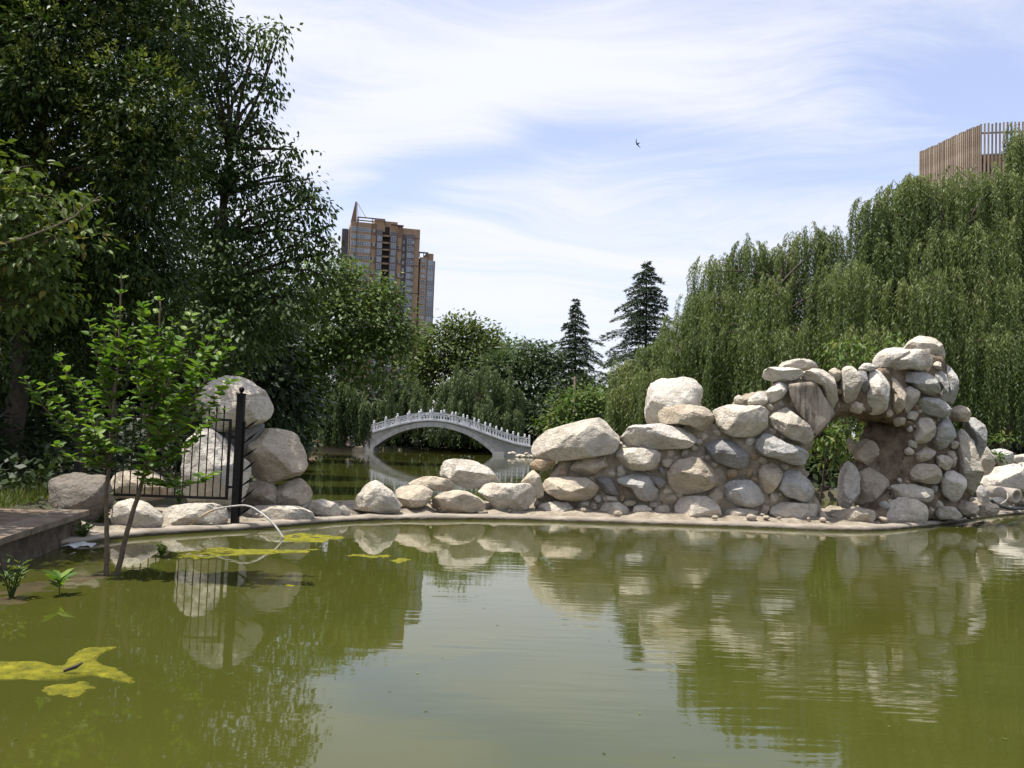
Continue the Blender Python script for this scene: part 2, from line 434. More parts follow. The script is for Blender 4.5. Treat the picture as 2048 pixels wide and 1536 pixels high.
    h = mth(nt, 'ADD', h, mth(nt, 'MULTIPLY', w3.outputs[0], 0.0012))
    bump(nt, h, 1.0, 1.0, b)
    M['water'] = m


make_materials()


# ------------------------------------------------------------------ object helpers
def tag(o, label=None, cat=None, group=None, kind=None):
    if label: o['label'] = label
    if cat: o['category'] = cat
    if group: o['group'] = group
    if kind: o['kind'] = kind
    return o


def link(o, parent=None):
    col.objects.link(o)
    if parent is not None:
        o.parent = parent
    return o


def empty(name, loc, rz=0.0):
    o = bpy.data.objects.new(name, None)
    o.empty_display_size = 0.2
    o.location = loc
    o.rotation_euler = (0, 0, rz)
    col.objects.link(o)
    bpy.context.view_layer.update()
    return o


class MB:
    """collects simple shapes; build() links them as one mesh object"""
    def __init__(self):
        self.v = []; self.f = []; self.mi = []; self.cur = 0

    def add(self, vs_, fs):
        n = len(self.v)
        self.v.extend([tuple(v) for v in vs_])
        for f in fs:
            self.f.append([i + n for i in f]); self.mi.append(self.cur)

    def box(self, x0, x1, y0, y1, z0, z1):
        self.add([(x0, y0, z0), (x1, y0, z0), (x1, y1, z0), (x0, y1, z0), (x0, y0, z1), (x1, y0, z1), (x1, y1, z1), (x0, y1, z1)],
                 [(0, 3, 2, 1), (4, 5, 6, 7), (0, 1, 5, 4), (1, 2, 6, 5), (2, 3, 7, 6), (3, 0, 4, 7)])

    def tube(self, pts, radii, n=6, cap=True):
        pts = [Vector(p) for p in pts]
        if isinstance(radii, (int, float)):
            radii = [radii] * len(pts)
        rings = []
        ref = Vector((0.3, 0.9, 0.2)).normalized()
        for i, p in enumerate(pts):
            t = (pts[min(i + 1, len(pts) - 1)] - pts[max(i - 1, 0)])
            if t.length < 1e-9: t = Vector((0, 0, 1))
            t.normalize()
            a = t.cross(ref)
            if a.length < 1e-3: a = t.cross(Vector((1, 0, 0)))
            a.normalize(); b = t.cross(a)
            rings.append([p + (a * math.cos(2 * math.pi * k / n) + b * math.sin(2 * math.pi * k / n)) * radii[i] for k in range(n)])
        vs_ = [v for r in rings for v in r]
        fs = []
        for i in range(len(pts) - 1):
            for k in range(n):
                fs.append((i * n + k, i * n + (k + 1) % n, (i + 1) * n + (k + 1) % n, (i + 1) * n + k))
        if cap:
            fs.append(tuple(range(n))[::-1]); fs.append(tuple((len(pts) - 1) * n + k for k in range(n)))
        self.add(vs_, fs)

    def lathe(self, prof, c, n=12):
        """prof: list of (r, z)"""
        vs_ = []; fs = []
        for (r, z) in prof:
            for k in range(n):
                a = 2 * math.pi * k / n
                vs_.append((c[0] + r * math.cos(a), c[1] + r * math.sin(a), c[2] + z))
        for i in range(len(prof) - 1):
            for k in range(n):
                fs.append((i * n + k, i * n + (k + 1) % n, (i + 1) * n + (k + 1) % n, (i + 1) * n + k))
        self.add(vs_, fs)

    def mesh(self, name, mats, smooth=False):
        me = bpy.data.meshes.new(name)
        me.from_pydata(self.v, [], self.f)
        for m in (mats if isinstance(mats, (list, tuple)) else [mats]):
            me.materials.append(m)
        if any(self.mi):
            me.polygons.foreach_set('material_index', self.mi)
        if smooth:
            me.polygons.foreach_set('use_smooth', [True] * len(me.polygons))
        me.update()
        return me

    def build(self, name, mats, parent=None, smooth=False):
        return link(bpy.data.objects.new(name, self.mesh(name, mats, smooth)), parent)


def rel(v, root):
    return Vector(v) - root.location


# ------------------------------------------------------------------ leaves (numpy)
def norm(a):
    return a / (np.linalg.norm(a, axis=1, keepdims=True) + 1e-9)


def leaf_mesh(name, C, A, N, Ln, W, mat, rnd, rich=False, offset=(0, 0, 0)):
    C = np.asarray(C, float) - np.array(offset, float)
    A = norm(A); S = norm(np.cross(A, N)); N = np.cross(S, A)
    Ln = Ln[:, None]; W = W[:, None]
    n = len(C)
    if rich:
        V = np.stack([C, C + A * Ln * .3 + S * W * .5 + N * W * .12, C + A * Ln * .68 + S * W * .36 + N * W * .05, C + A * Ln - N * Ln * .12,
                      C + A * Ln * .68 - S * W * .36 + N * W * .05, C + A * Ln * .3 - S * W * .5 + N * W * .12], axis=1)
        k = 6
        base = (np.arange(n) * 6)[:, None]
        F = np.concatenate([base + np.array([[0, 1, 2, 3]]), base + np.array([[0, 3, 4, 5]])], axis=1).reshape(-1, 4)
    else:
        V = np.stack([C, C + A * Ln * .42 + S * W * .5, C + A * Ln, C + A * Ln * .42 - S * W * .5], axis=1)
        k = 4
        F = (np.arange(n) * 4)[:, None] + np.array([[0, 1, 2, 3]])
    me = bpy.data.meshes.new(name)
    me.vertices.add(n * k)
    me.vertices.foreach_set('co', V.reshape(-1).astype(np.float32))
    me.loops.add(F.size)
    me.loops.foreach_set('vertex_index', F.reshape(-1).astype(np.int32))
    me.polygons.add(len(F))
    me.polygons.foreach_set('loop_start', (np.arange(len(F)) * 4).astype(np.int32))
    me.update(calc_edges=True)
    at = me.attributes.new('rnd', 'FLOAT', 'POINT')
    at.data.foreach_set('value', np.repeat(np.clip(rnd, 0, 1), k).astype(np.float32))
    me.materials.append(mat)
    return me


def lobes_world(lobes, Y):
    out = []
    for lb in lobes:
        px, py, rx, ry = lb[:4]
        dY = lb[4] if len(lb) > 4 else 0.0
        c = P(px, py, Y + dY)
        s = (Y + dY) / FPX
        out.append((c, rx * s, ry * s))
    return out


def limb(mb, a, b, r0, r1, rng, seg=5, sag=0.08, n=6):
    a = Vector(a); b = Vector(b)
    L = (b - a).length
    off = Vector((rng.normal(), rng.normal(), rng.normal() * .5)) * L * sag
    pts = []; rr = []
    for i in range(seg + 1):
        t = i / seg
        p = a.lerp(b, t) + off * math.sin(math.pi * t) + Vector((0, 0, 1)) * L * 0.06 * math.sin(math.pi * t)
        pts.append(p); rr.append(r0 + (r1 - r0) * t)
    mb.tube(pts, rr, n)


def broadleaf(name, label, cat, base, lobes, Y, mat, leaf=(0.12, 0.06), cover=3.0, clump=(0.35, 14), seed=1, group=None, trunk_r=0.16,
              droop=0.5, flat=0.6, rich=False, shell=0.55, depth=1.0, extra=None, trunk_mat=None, wood=True):
    rng = np.random.default_rng(seed)
    LW = lobes_world(lobes, Y)
    root = empty(name, base)
    tag(root, label, cat, group)
    CC = []; OUT = []; CR = []
    wood_tips = []
    for (c, rx, rz) in LW:
        ry = (rx * .6 + rz * .4) * depth
        area = 4 * math.pi * ((rx * ry + rx * rz + ry * rz) / 3)
        nl = cover * area / (leaf[0] * leaf[1] * .5) / 4.0
        nc = max(4, int(nl / clump[1]))
        d = norm(rng.normal(size=(nc, 3)))
        r = shell + (1 - shell) * np.sqrt(rng.random(nc)) * (0.85 + 0.3 * rng.random(nc))
        r = np.where(rng.random(nc) < .14, r * (1.08 + .28 * rng.random(nc)), r)
        p = d * r[:, None] * np.array([rx, ry, rz]) + np.array(c)
        CC.append(p); OUT.append(d); CR.append(np.full(nc, clump[0]))
        for k in range(3):
            wood_tips.append((Vector(c), Vector(p[k])))
    CC = np.concatenate(CC); OUT = np.concatenate(OUT); CR = np.concatenate(CR)
    ok = CC[:, 2] > base[2] + 0.25
    CC, OUT, CR = CC[ok], OUT[ok], CR[ok]
    k = clump[1]
    nC = len(CC)
    crnd = rng.random(nC)
    g = rng.normal(size=(nC, k, 3)) * np.array([1, 1, flat]) * CR[:, None, None] * .5
    pos = (CC[:, None, :] + g).reshape(-1, 3)
    outw = np.repeat(OUT, k, axis=0)
    ax = norm(g.reshape(-1, 3)) * .7 + outw * .5 + np.array([0, 0, -droop]) + rng.normal(size=pos.shape) * .35
    nm = np.array([0, 0, 1.0]) + outw * .5 + rng.normal(size=pos.shape) * .45
    sz = .7 + .6 * rng.random(len(pos))
    rnd = np.repeat(crnd, k) * .5 + rng.random(len(pos)) * .5
    me = leaf_mesh('crown', pos, ax, nm, leaf[0] * sz, leaf[1] * sz, mat, rnd, rich, base)
    cr = link(bpy.data.objects.new('crown', me), root); tag(cr, kind='stuff')
    if extra is not None:                       # flower panicles on the outer clumps
        emat, el, frac, lit = extra
        sel = rng.random(nC) < frac
        if lit is not None:
            sel &= lit(CC)
        c2 = CC[sel]; o2 = OUT[sel]
        kk = 16
        dirp = norm(o2 * .6 + np.array([0, -.15, .75]) + rng.normal(size=c2.shape) * .3)
        tpos = rng.random((len(c2), kk, 1))
        p2 = c2[:, None, :] + dirp[:, None, :] * (CR[0] * .45 + tpos * el) + rng.normal(size=(len(c2), kk, 3)) * el * .16
        p2 = p2.reshape(-1, 3)
        a2 = np.repeat(dirp, kk, axis=0) + rng.normal(size=p2.shape) * .8
        me2 = leaf_mesh('flower_panicles', p2, a2, rng.normal(size=p2.shape), np.full(len(p2), el * .38), np.full(len(p2), el * .17), emat, rng.random(len(p2)), False, base)
        fp = link(bpy.data.objects.new('flower_panicles', me2), root); tag(fp, kind='stuff')
    if wood:
        mb = MB()
        cs = [c for c, _, _ in LW]
        mean = sum(cs, Vector()) / len(cs)
        b = Vector(base)
        top = Vector((mean.x * .6 + b.x * .4, mean.y, mean.z))
        tr = []
        for i in range(8):
            t = i / 7
            p = b.lerp(top, t) + Vector((rng.normal(), rng.normal(), 0)) * .04 * (top.z - b.z) * .3 * math.sin(math.pi * t)
            tr.append(p)
        mb.tube([p - b for p in tr], [trunk_r * (1.25 if i == 0 else 1 - .6 * i / 7) for i in range(8)], 9)
        for c in cs:
            st = min(tr[2:], key=lambda q: (q - c).length + max(0, q.z - c.z + .3) * 2)
            limb(mb, st - b, c - b, trunk_r * .30, trunk_r * .09, rng)
        for (c, p) in wood_tips:
            limb(mb, c - b, p - b, trunk_r * .13, trunk_r * .03, rng, 3, n=4)
        mb.build('trunk', trunk_mat or M['bark'], root, True)
    return root


def willow(name, label, base, lobes, Y, mat, seed, leaf=(0.15, 0.03), length=(1.6, 3.6), sprays=14, per=12, step=0.055, group=None, trunk_r=0.2, zmin=0.9, trunk_z=None, out_k=0.25, wood=True):
    rng = np.random.default_rng(seed)
    LW = lobes_world(lobes, Y)
    root = empty(name, base)
    tag(root, label, 'tree', group)
    PP = []; AA = []; RR = []
    mb = MB(); b = Vector(base)
    for (c, rx, rz) in LW:
        c_in = c; lrnd = rng.random()
        for s in range(sprays):
            c = c_in + Vector((rng.normal() * rx * .2, rng.normal() * rx * .4, rng.normal() * rz * .25 - abs(rng.normal()) * rz * .3))
            ph = rng.random() * 2 * math.pi
            reach = rx * (.45 + .6 * rng.random())
            zt = rz * (.5 + .85 * rng.random())
            srnd = rng.random()
            dx, dy = math.cos(ph), math.sin(ph)
            if wood and s % 4 == 0:
                pts = [c - b + Vector((dx * reach * t, dy * reach * t, zt * math.sqrt(max(0, 1 - (1.02 * t) ** 2)) - rz * .3 * (1 - t))) for t in (0, .25, .5, .75, .95)]
                mb.tube([p - Vector((0, 0, .06)) for p in pts], [.012, .010, .008, .005, .003], 4)
            t0 = .2 + .6 * rng.random()
            for k in range(per):
                t = t0 + .28 * rng.random()
                a = ph + rng.normal() * .13
                sx, sy = math.cos(a), math.sin(a)
                z0 = zt * math.sqrt(max(0.0, 1 - (t * .95) ** 2))
                st = np.array([c.x + sx * reach * t, c.y + sy * reach * t, c.z + z0])
                L_ = length[0] + (length[1] - length[0]) * rng.random() ** 1.3
                L_ = min(L_, st[2] - zmin)
                if L_ < .25:
                    continue
                n = int(L_ / step)
                u = (np.arange(n) + rng.random(n) * .6) * step
                sway = rng.normal(size=2) * .06
                curve = np.sqrt(u / (.4 + u))
                pos = st + np.stack([sx * out_k * curve + sway[0] * u + .03 * np.sin(u * 3 + ph), sy * out_k * curve + sway[1] * u, -u + .12 * np.exp(-u * 3)], axis=1)
                side = rng.normal(size=(n, 3)) * np.array([.5, .5, .12])
                PP.append(pos); AA.append(side + np.array([0, 0, -.85])); RR.append(.22 * lrnd + .22 * srnd + .26 * rng.random(n) + .34 * np.exp(-u * 1.1))  # strand tops lighter: crown highlights put into the leaf colour
    pos = np.concatenate(PP); ax = np.concatenate(AA); rn = np.concatenate(RR)
    nm = rng.normal(size=pos.shape) * np.array([1, 1, .25]) + np.array([0, -.1, .35])
    sz = .75 + .5 * rng.random(len(pos))
    me = leaf_mesh('crown', pos, ax, nm, leaf[0] * sz, leaf[1] * sz, mat, rn, False, base)
    cr = link(bpy.data.objects.new('crown', me), root); tag(cr, kind='stuff')
    cs = [c for c, _, _ in LW]
    mean = sum(cs, Vector()) / len(cs)
    top = Vector((mean.x * .7 + b.x * .3, mean.y, mean.z if trunk_z is None else trunk_z))
    tr = [b.lerp(top, i / 6) + Vector((rng.normal() * .07, rng.normal() * .07, 0)) for i in range(7)]
    tr[0] = b
    mb.tube([p - b for p in tr], [trunk_r * (1.2 - .8 * i / 6) for i in range(7)], 8)
    for c in cs:
        st = min(tr[2:], key=lambda q: (q - c).length + max(0, q.z - c.z) * 3)
        if (st - c).length < 4.2: limb(mb, st - b, c - b, trunk_r * .24, trunk_r * .08, rng)
    mb.build('trunk', M['bark'], root, True)
    return root


def cedar(name, label, base, top, R, seed, bend=0.0, profile=None, group=None, start=0.12):
    rng = np.random.default_rng(seed)
    root = empty(name, base); tag(root, label, 'tree', group)
    b = Vector(base); H = top.z - b.z
    ax_ = top - b
    mb = MB()
    pts = []
    for i in range(12):
        t = i / 11
        p = ax_ * t
        if bend: p = p + Vector((-bend * max(0, t - .9) * 10 * .5, 0, -abs(bend) * .2 * max(0, t - .9) * 10))
        pts.append(p)
    mb.tube(pts, [.24 * (1 - .93 * i / 11) for i in range(12)], 8)
    PP = []; AA = []; NN = []; RR = []
    z = start * H
    while z < H * .995:
        t = z / H
        rr = R * (profile(t) if profile else (1 - t) ** .85)
        nb = 5 if t < .85 else 4
        a0 = rng.random() * 6.28
        for k in range(nb):
            a = a0 + k * 2 * math.pi / nb + rng.normal() * .25
            Lb = max(.18, rr * (.42 + .85 * rng.random() ** 1.2))
            o = ax_ * t + Vector((0, 0, rng.normal() * .1))
            up = .22 * (1 - t) + .15
            q = []
            nseg = 7
            for i in range(nseg + 1):
                s = i / nseg
                q.append(o + Vector((math.cos(a) * Lb * s, math.sin(a) * Lb * s, Lb * (up * s - (.30 + up * .6) * s ** 2.2))))
            mb.tube(q, [.045 * (1 - t * .7) * (1 - .85 * i / nseg) for i in range(nseg + 1)], 4, False)
            n = int(26 + 85 * Lb)
            s = rng.random(n) ** .75
            idx = np.minimum((s * nseg).astype(int), nseg - 1); fr = s * nseg - idx
            Q = np.array([list(v) for v in q])
            base_p = Q[idx] * (1 - fr[:, None]) + Q[idx + 1] * fr[:, None]
            wid = (.10 + .28 * Lb * (1 - s) * s * 2.0)
            lat = rng.normal(size=n) * wid * .8
            sd = np.array([-math.sin(a), math.cos(a), 0])
            pos = base_p + sd * lat[:, None] + np.stack([np.zeros(n), np.zeros(n), -np.abs(lat) * .35 + rng.normal(size=n) * .04], 1)
            dirs = np.array([math.cos(a), math.sin(a), 0]) * .7 + sd * np.sign(lat)[:, None] * .6 + rng.normal(size=(n, 3)) * .3 + np.array([0, 0, -.12])
            PP.append(pos + np.array(b)); AA.append(dirs); NN.append(np.array([0, 0, 1]) + rng.normal(size=(n, 3)) * .5); RR.append(.4 * rng.random() + .6 * rng.random(n))
        z += .30 + .26 * (1 - t)
    pos = np.concatenate(PP); n = len(pos)
    sz = .8 + .5 * rng.random(n)
    me = leaf_mesh('crown', pos, np.concatenate(AA), np.concatenate(NN), .27 * sz, .085 * sz, M['leaf_cedar'], np.concatenate(RR), False, base)
    cr = link(bpy.data.objects.new('crown', me), root); tag(cr, kind='stuff')
    mb.build('trunk', M['bark'], root, True)
    return root


# ------------------------------------------------------------------ the ground and the water
dam_px = [(-60, 1128), (60, 1105), (160, 1088), (300, 1072), (480, 1061), (600, 1051), (690, 1044), (800, 1040), (1000, 1040), (1200, 1046), (1480, 1055), (1640, 1061), (1740, 1062),
          (1830, 1056), (1900, 1047), (1960, 1037), (2010, 1031), (2048, 1027), (2130, 1020)]
dam_pts = [PZ(*p) for p in dam_px]


def smooth_line(pts, n):
    """resample by arc length with a Catmull-Rom"""
    out = []
    m = len(pts)
    for i in range(m - 1):
        p0, p1, p2, p3 = pts[max(i - 1, 0)], pts[i], pts[i + 1], pts[min(i + 2, m - 1)]
        k = max(2, int((p2 - p1).length / n))
        for j in range(k):
            t = j / k
            out.append(.5 * ((2 * p1) + (p2 - p0) * t + (2 * p0 - 5 * p1 + 4 * p2 - p3) * t * t + (3 * p1 - p0 - 3 * p2 + p3) * t ** 3))
    out.append(pts[-1])
    return out


dam_line = smooth_line(dam_pts, .22)

SHORE = [(-4.2, 2.2), (-4.75, 6.5), (-5.35, 9.1), (-6.0, 12.2), (-6.3, 14), (-5.6, 17), (-6.2, 22), (-9, 34), (-13, 50), (-15.6, 61.5), (-15.5, 64), (-11.5, 65.5), (-11.3, 75), (-4, 76.5), (2.4, 75), (2.0, 66), (3.4, 50), (4.6, 36),
         (7.2, 27), (12, 26.5), (15.5, 29), (22, 27), (22, 2.2)]


def shore_dist(xs, ys):
    """signed distance, positive on land (vectorised)"""
    poly = np.array(SHORE)
    n = len(poly)
    dmin = np.full(xs.shape, 1e9); inside = np.zeros(xs.shape, bool)
    for i in range(n):
        ax, ay = poly[i]; bx, by = poly[(i + 1) % n]
        ex, ey = bx - ax, by - ay
        t = np.clip(((xs - ax) * ex + (ys - ay) * ey) / (ex * ex + ey * ey), 0, 1)
        d = np.hypot(xs - ax - ex * t, ys - ay - ey * t)
        dmin = np.minimum(dmin, d)
        cond = ((ay > ys) != (by > ys)) & (xs < ex * (ys - ay) / (ey + 1e-12) + ax)
        inside ^= cond
    return np.where(inside, -dmin, dmin)


def ground_z(x, y):
    d = float(shore_dist(np.array([x]), np.array([y]))[0])
    t = min(1, max(0, (d + .35) / .7)); t = t * t * (3 - 2 * t)
    return -.7 + t * 1.0 + min(.9, max(0, d - 1) * .03)


def build_ground():
    gx = np.concatenate([[-1500, -500, -200, -120, -80, -60], np.arange(-46, 46.1, .6), [60, 80, 120, 200, 500, 1500]])
    gy = np.concatenate([[-1500, -400, -100, -40, -15], np.arange(-6, 100.1, .6), [115, 140, 180, 260, 400, 700, 1500, 2800]])
    X, Y = np.meshgrid(gx, gy)
    D = shore_dist(X, Y)
    t = np.clip((D + .35) / .7, 0, 1); t = t * t * (3 - 2 * t)
    Z = -.7 + t * 1.0 + np.minimum(.9, np.maximum(0, D - 1) * .03)
    rng = np.random.default_rng(5)
    Z += (rng.random(Z.shape) - .5) * .05
    ny, nx = X.shape
    V = np.stack([X, Y, Z], -1).reshape(-1, 3)
    idx = np.arange(nx * ny).reshape(ny, nx)
    F = np.stack([idx[:-1, :-1], idx[:-1, 1:], idx[1:, 1:], idx[1:, :-1]], -1).reshape(-1, 4)
    me = bpy.data.meshes.new('ground'); me.from_pydata(V.tolist(), [], F.tolist()); me.materials.append(M['ground'])
    me.polygons.foreach_set('use_smooth', [True] * len(me.polygons))
    tag(link(bpy.data.objects.new('ground', me)), 'park ground under the trees around the lake', None, None, 'structure')
    mb = MB(); mb.add([(-70, -3, 0), (70, -3, 0), (70, 90, 0), (-70, 90, 0)], [(0, 1, 2, 3)])
    tag(mb.build('water', M['water']), 'still murky green water of the pond and lake', None, None, 'structure')


build_ground()


def build_dam():
    # kerb: low rounded concrete lip, swept along the front line
    def frame(i):
        a = dam_line[max(i - 1, 0)]; b = dam_line[min(i + 1, len(dam_line) - 1)]
        t = (b - a).normalized()
        return Vector((-t.y, t.x, 0))          # to the back
    rng = random.Random(3)
    prof = [(0, -.4), (-.01, .04), (.012, .075), (.05, .088), (.24, .092), (.28, .06)]
    mb = MB(); vs_ = []
    for i, p in enumerate(dam_line):
        nrm = frame(i)
        w = .02 * mnoise.noise(p * 1.7) + .012 * mnoise.noise(p * 6)
        for (o, z) in prof:
            vs_.append(p + nrm * (o + w) + Vector((0, 0, z * (1 + .25 * mnoise.noise(p * 2.3 + Vector((0, 0, 7)))))))
    k = len(prof); fs = []
    for i in range(len(dam_line) - 1):
        for j in range(k - 1):
            fs.append((i * k + j, (i + 1) * k + j, (i + 1) * k + j + 1, i * k + j + 1))
    mb.add(vs_, fs)
    tag(mb.build('kerb', M['kerb'], None, True), 'low curved concrete kerb at the waterline in front of the rocks', None, None, 'structure')
    # rubble bed behind it that carries the rocks
    prof = [(.27, .06), (.45, .10), (.8, .15), (1.3, .2), (1.9, .2), (2.5, .15), (2.9, 0), (3.1, -.5)]
    mb = MB(); vs_ = []
    k = len(prof)
    for i, p in enumerate(dam_line):
        nrm = frame(i)
        for (o, z) in prof:
            q = p + nrm * o
            vs_.append(q + Vector((0, 0, z + (.09 * mnoise.noise(q * 2.1) + .06 * mnoise.noise(q * 5.5) + .03 * mnoise.noise(q * 11)) * (1 if o > .3 else .15))))
    fs = []
    for i in range(len(dam_line) - 1):
        for j in range(k - 1):
            fs.append((i * k + j, (i + 1) * k + j, (i + 1) * k + j + 1, i * k + j + 1))
    mb.add(vs_, fs)
    tag(mb.build('rubble_bed', M['mortar'], None, True), 'mortared rubble strip that carries the rocks between pond and lake', None, None, 'structure')


build_dam()


def dam_y(px):
    """depth of the kerb under a picture column"""
    xs = [p[0] for p in dam_px]
    return float(np.interp(px, xs, [p.y for p in dam_pts]))


# ------------------------------------------------------------------ rocks
def inside(poly, x, y):
    c = False; n = len(poly)
    for i in range(n):
        ax, ay = poly[i]; bx, by = poly[(i + 1) % n]
        if (ay > y) != (by > y) and x < (bx - ax) * (y - ay) / (by - ay) + ax: c = not c
    return c


ICO = {}


def ico(sub):
    if sub not in ICO:
        bm = bmesh.new(); bmesh.ops.create_icosphere(bm, subdivisions=sub, radius=1.0)
        ICO[sub] = (np.array([v.co[:] for v in bm.verts]), [[v.index for v in f.verts] for f in bm.faces]); bm.free()
    return ICO[sub]


TINT = {'s': (0.20, 0.18, 0.155), 'p': (0.56, 0.525, 0.455), 'b': (0.52, 0.465, 0.375), 'g': (0.44, 0.445, 0.435), 'w': (0.61, 0.585, 0.53), 'n': (0.38, 0.30, 0.21), 'd': (0.27, 0.27, 0.275)}  # 's' is a darkened tint: the wall-end block's shade put into its colour


def rock_mesh(poly_px, Y, seed, thick=0.8, cuts=6, rough=1.0, grow=1.03):
    rng = np.random.default_rng(seed)
    pts = np.array([[*P(px, py, Y)] for px, py in poly_px])
    c = np.array([(pts[:, 0].min() + pts[:, 0].max()) / 2, Y, (pts[:, 2].min() + pts[:, 2].max()) / 2])
    # use the area centroid so that every ray meets the outline once
    x, z = pts[:, 0], pts[:, 2]; x1, z1 = np.roll(x, -1), np.roll(z, -1)
    cr = x * z1 - x1 * z; A = cr.sum() / 2
    c[0] = ((x + x1) * cr).sum() / (6 * A); c[2] = ((z + z1) * cr).sum() / (6 * A)
    q = pts - c
    NA = 96
    rad_ = np.zeros(NA)
    for k in range(NA):
        th = 2 * math.pi * k / NA; d = np.array([math.cos(th), math.sin(th)])
        best = 0
        for i in range(len(q)):
            a = q[i, [0, 2]]; b = q[(i + 1) % len(q), [0, 2]]; e = b - a
            den = d[0] * e[1] - d[1] * e[0]
            if abs(den) < 1e-9: continue
            t = (a[0] * e[1] - a[1] * e[0]) / den; u = (a[0] * d[1] - a[1] * d[0]) / den
            if t > 0 and -1e-6 <= u <= 1 + 1e-6: best = max(best, t)
        rad_[k] = best
    for _ in range(2):
        rad_ = (np.roll(rad_, 1) + 2 * rad_ + np.roll(rad_, -1)) / 4
    rad_ *= grow
    w = np.ptp(q[:, 0]); h = np.ptp(q[:, 2]); size = math.sqrt(w * h)
    sub = 5 if size > .75 else (4 if size > .3 else 3)
    V, F = ico(sub)
    a_, b_, c_ = V[:, 0], V[:, 1], V[:, 2]
    rho = np.sqrt(a_ * a_ + c_ * c_); th = np.arctan2(c_, a_) % (2 * math.pi)
    f = th / (2 * math.pi) * NA; i0 = np.floor(f).astype(int) % NA; fr = f - np.floor(f)
    r = rad_[i0] * (1 - fr) + rad_[(i0 + 1) % NA] * fr
    rm = rad_.mean()
    wgt = np.clip(rho * 1.4, 0, 1); r = rm * (1 - wgt) + r * wgt
    dep = thick * min(w, h) * .5 * (1.0 if max(w, h) / min(w, h) < 1.6 else 1.2)
    rho2 = rho ** .74
    X = np.stack([r * rho2 * np.cos(th), np.sign(b_) * np.abs(b_) ** .74 * dep, r * rho2 * np.sin(th)], 1)
    # flats: planes that shave the side towards the pond, one of them tilted to the sky
    nrm = []
    for k in range(cuts):
        n = np.array([rng.normal() * .7, -abs(rng.normal()) * .8 - .35, rng.normal() * .7]); nrm.append((n, .66 + .24 * rng.random()))
    nrm.append((np.array([rng.normal() * .35, -.55, .75]), .70 + .15 * rng.random()))
    nrm.append((np.array([rng.normal() * .5, -.7, -.55]), .72 + .15 * rng.random()))
    for k in range(3):
        nrm.append((rng.normal(size=3), .86 + .1 * rng.random()))
    for n, k in nrm:
        n = n / np.linalg.norm(n)
        d = X @ n; lim = d.max() * k
        ex = np.maximum(0, d - lim)
        X -= n * (ex * .95)[:, None]
    # weathered relief
    s1, s2 = 2.2 / size, 6.5 / size
    off = Vector(rng.random(3) * 50)
    bed = Vector((rng.normal() * .6, rng.normal() * .5, rng.normal() + .6)).normalized(); fbed = (2.2 + 2.5 * rng.random()) / size; abed = .020 * rng.random() + .004
    for i in range(len(X)):
        p = Vector(X[i])
        n1 = mnoise.noise(p * s1 + off); n2 = mnoise.noise(p * s2 + off)
        n3 = 1 - abs(mnoise.noise(p * s1 * 1.6 + off * 1.7)) * 2
        k = 1 + rough * (.06 * n1 + .028 * n2 + .045 * max(0, n3 - .55) * -1.6)
        sw_ = (p.dot(bed) * fbed + n1 * 1.6 + n2 * .25) % 1.0
        X[i] *= k + rough * abed * 2.2 * (sw_ - .5 if sw_ < .88 else (.38 - (sw_ - .88) * 7.3))
    me = bpy.data.meshes.new('stone')
    me.from_pydata(X.tolist(), [], F)
    me.polygons.foreach_set('use_smooth', [True] * len(me.polygons))
    me.materials.append(M['stone']); me.update()
    me.set_sharp_from_angle(angle=rad(24))
    return me, Vector(c)


def Z(ox, oy, s, pts):
    return [(ox + x * s, oy + y * s) for x, y in pts]


def Z1(*p): return Z(1040, 650, .26695, p)
def Z2(*p): return Z(1500, 640, .27345, p)
def Z3(*p): return Z(640, 780, .24414, p)
def Z4(*p): return Z(180, 720, .2539, p)
def Z6(*p): return Z(1900, 840, .14327, p)


def place_rock(name, poly, Y, seed, tint, parent=None, **kw):
    me, c = rock_mesh(poly, Y, seed, **kw)
    o = bpy.data.objects.new(name, me)
    link(o, parent)
    o.location = c - parent.location if parent else c
    rg = random.Random(seed)
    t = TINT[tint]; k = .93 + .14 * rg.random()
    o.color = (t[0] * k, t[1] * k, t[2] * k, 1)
    return o


def loft_core(name, front, Yf, back, Yb, mat, parent, voxel=.07, amp=.085):
    """closed body between an outline at one depth and one further back, roughened"""
    bm = bmesh.new()
    vf = [bm.verts.new(P(px, py, Yf(px) if callable(Yf) else Yf)) for px, py in front]
    vb = [bm.verts.new(P(px, py, Yb(px) if callable(Yb) else Yb)) for px, py in back]
    bm.faces.new(vf); bm.faces.new(vb[::-1])
    n = len(vf)
    for i in range(n):
        j = (i + 1) % n
        bm.faces.new([vf[j], vf[i], vb[i], vb[j]])
    bmesh.ops.triangulate(bm, faces=bm.faces[:])
    bmesh.ops.recalc_face_normals(bm, faces=bm.faces[:])
    me = bpy.data.meshes.new(name); bm.to_mesh(me); bm.free()
    tmp = bpy.data.objects.new('tmp_core', me); col.objects.link(tmp)
    md = tmp.modifiers.new('r', 'REMESH'); md.mode = 'VOXEL'; md.voxel_size = voxel
    dg = bpy.context.evaluated_depsgraph_get()
    ev = tmp.evaluated_get(dg)
    m2 = bpy.data.meshes.new_from_object(ev)
    bpy.data.objects.remove(tmp, do_unlink=True)
    for v in m2.vertices:
        p = v.co
        k = mnoise.noise(p * 1.9) * amp * 1.2 + mnoise.noise(p * 5.2) * amp * .8 + mnoise.noise(p * 13) * amp * .35
        v.co = p + v.normal * k - parent.location
    m2.name = name
    m2.materials.clear(); m2.materials.append(mat)
    m2.polygons.foreach_set('use_smooth', [True] * len(m2.polygons))
    o = bpy.data.objects.new(name, m2)
    return link(o, parent)


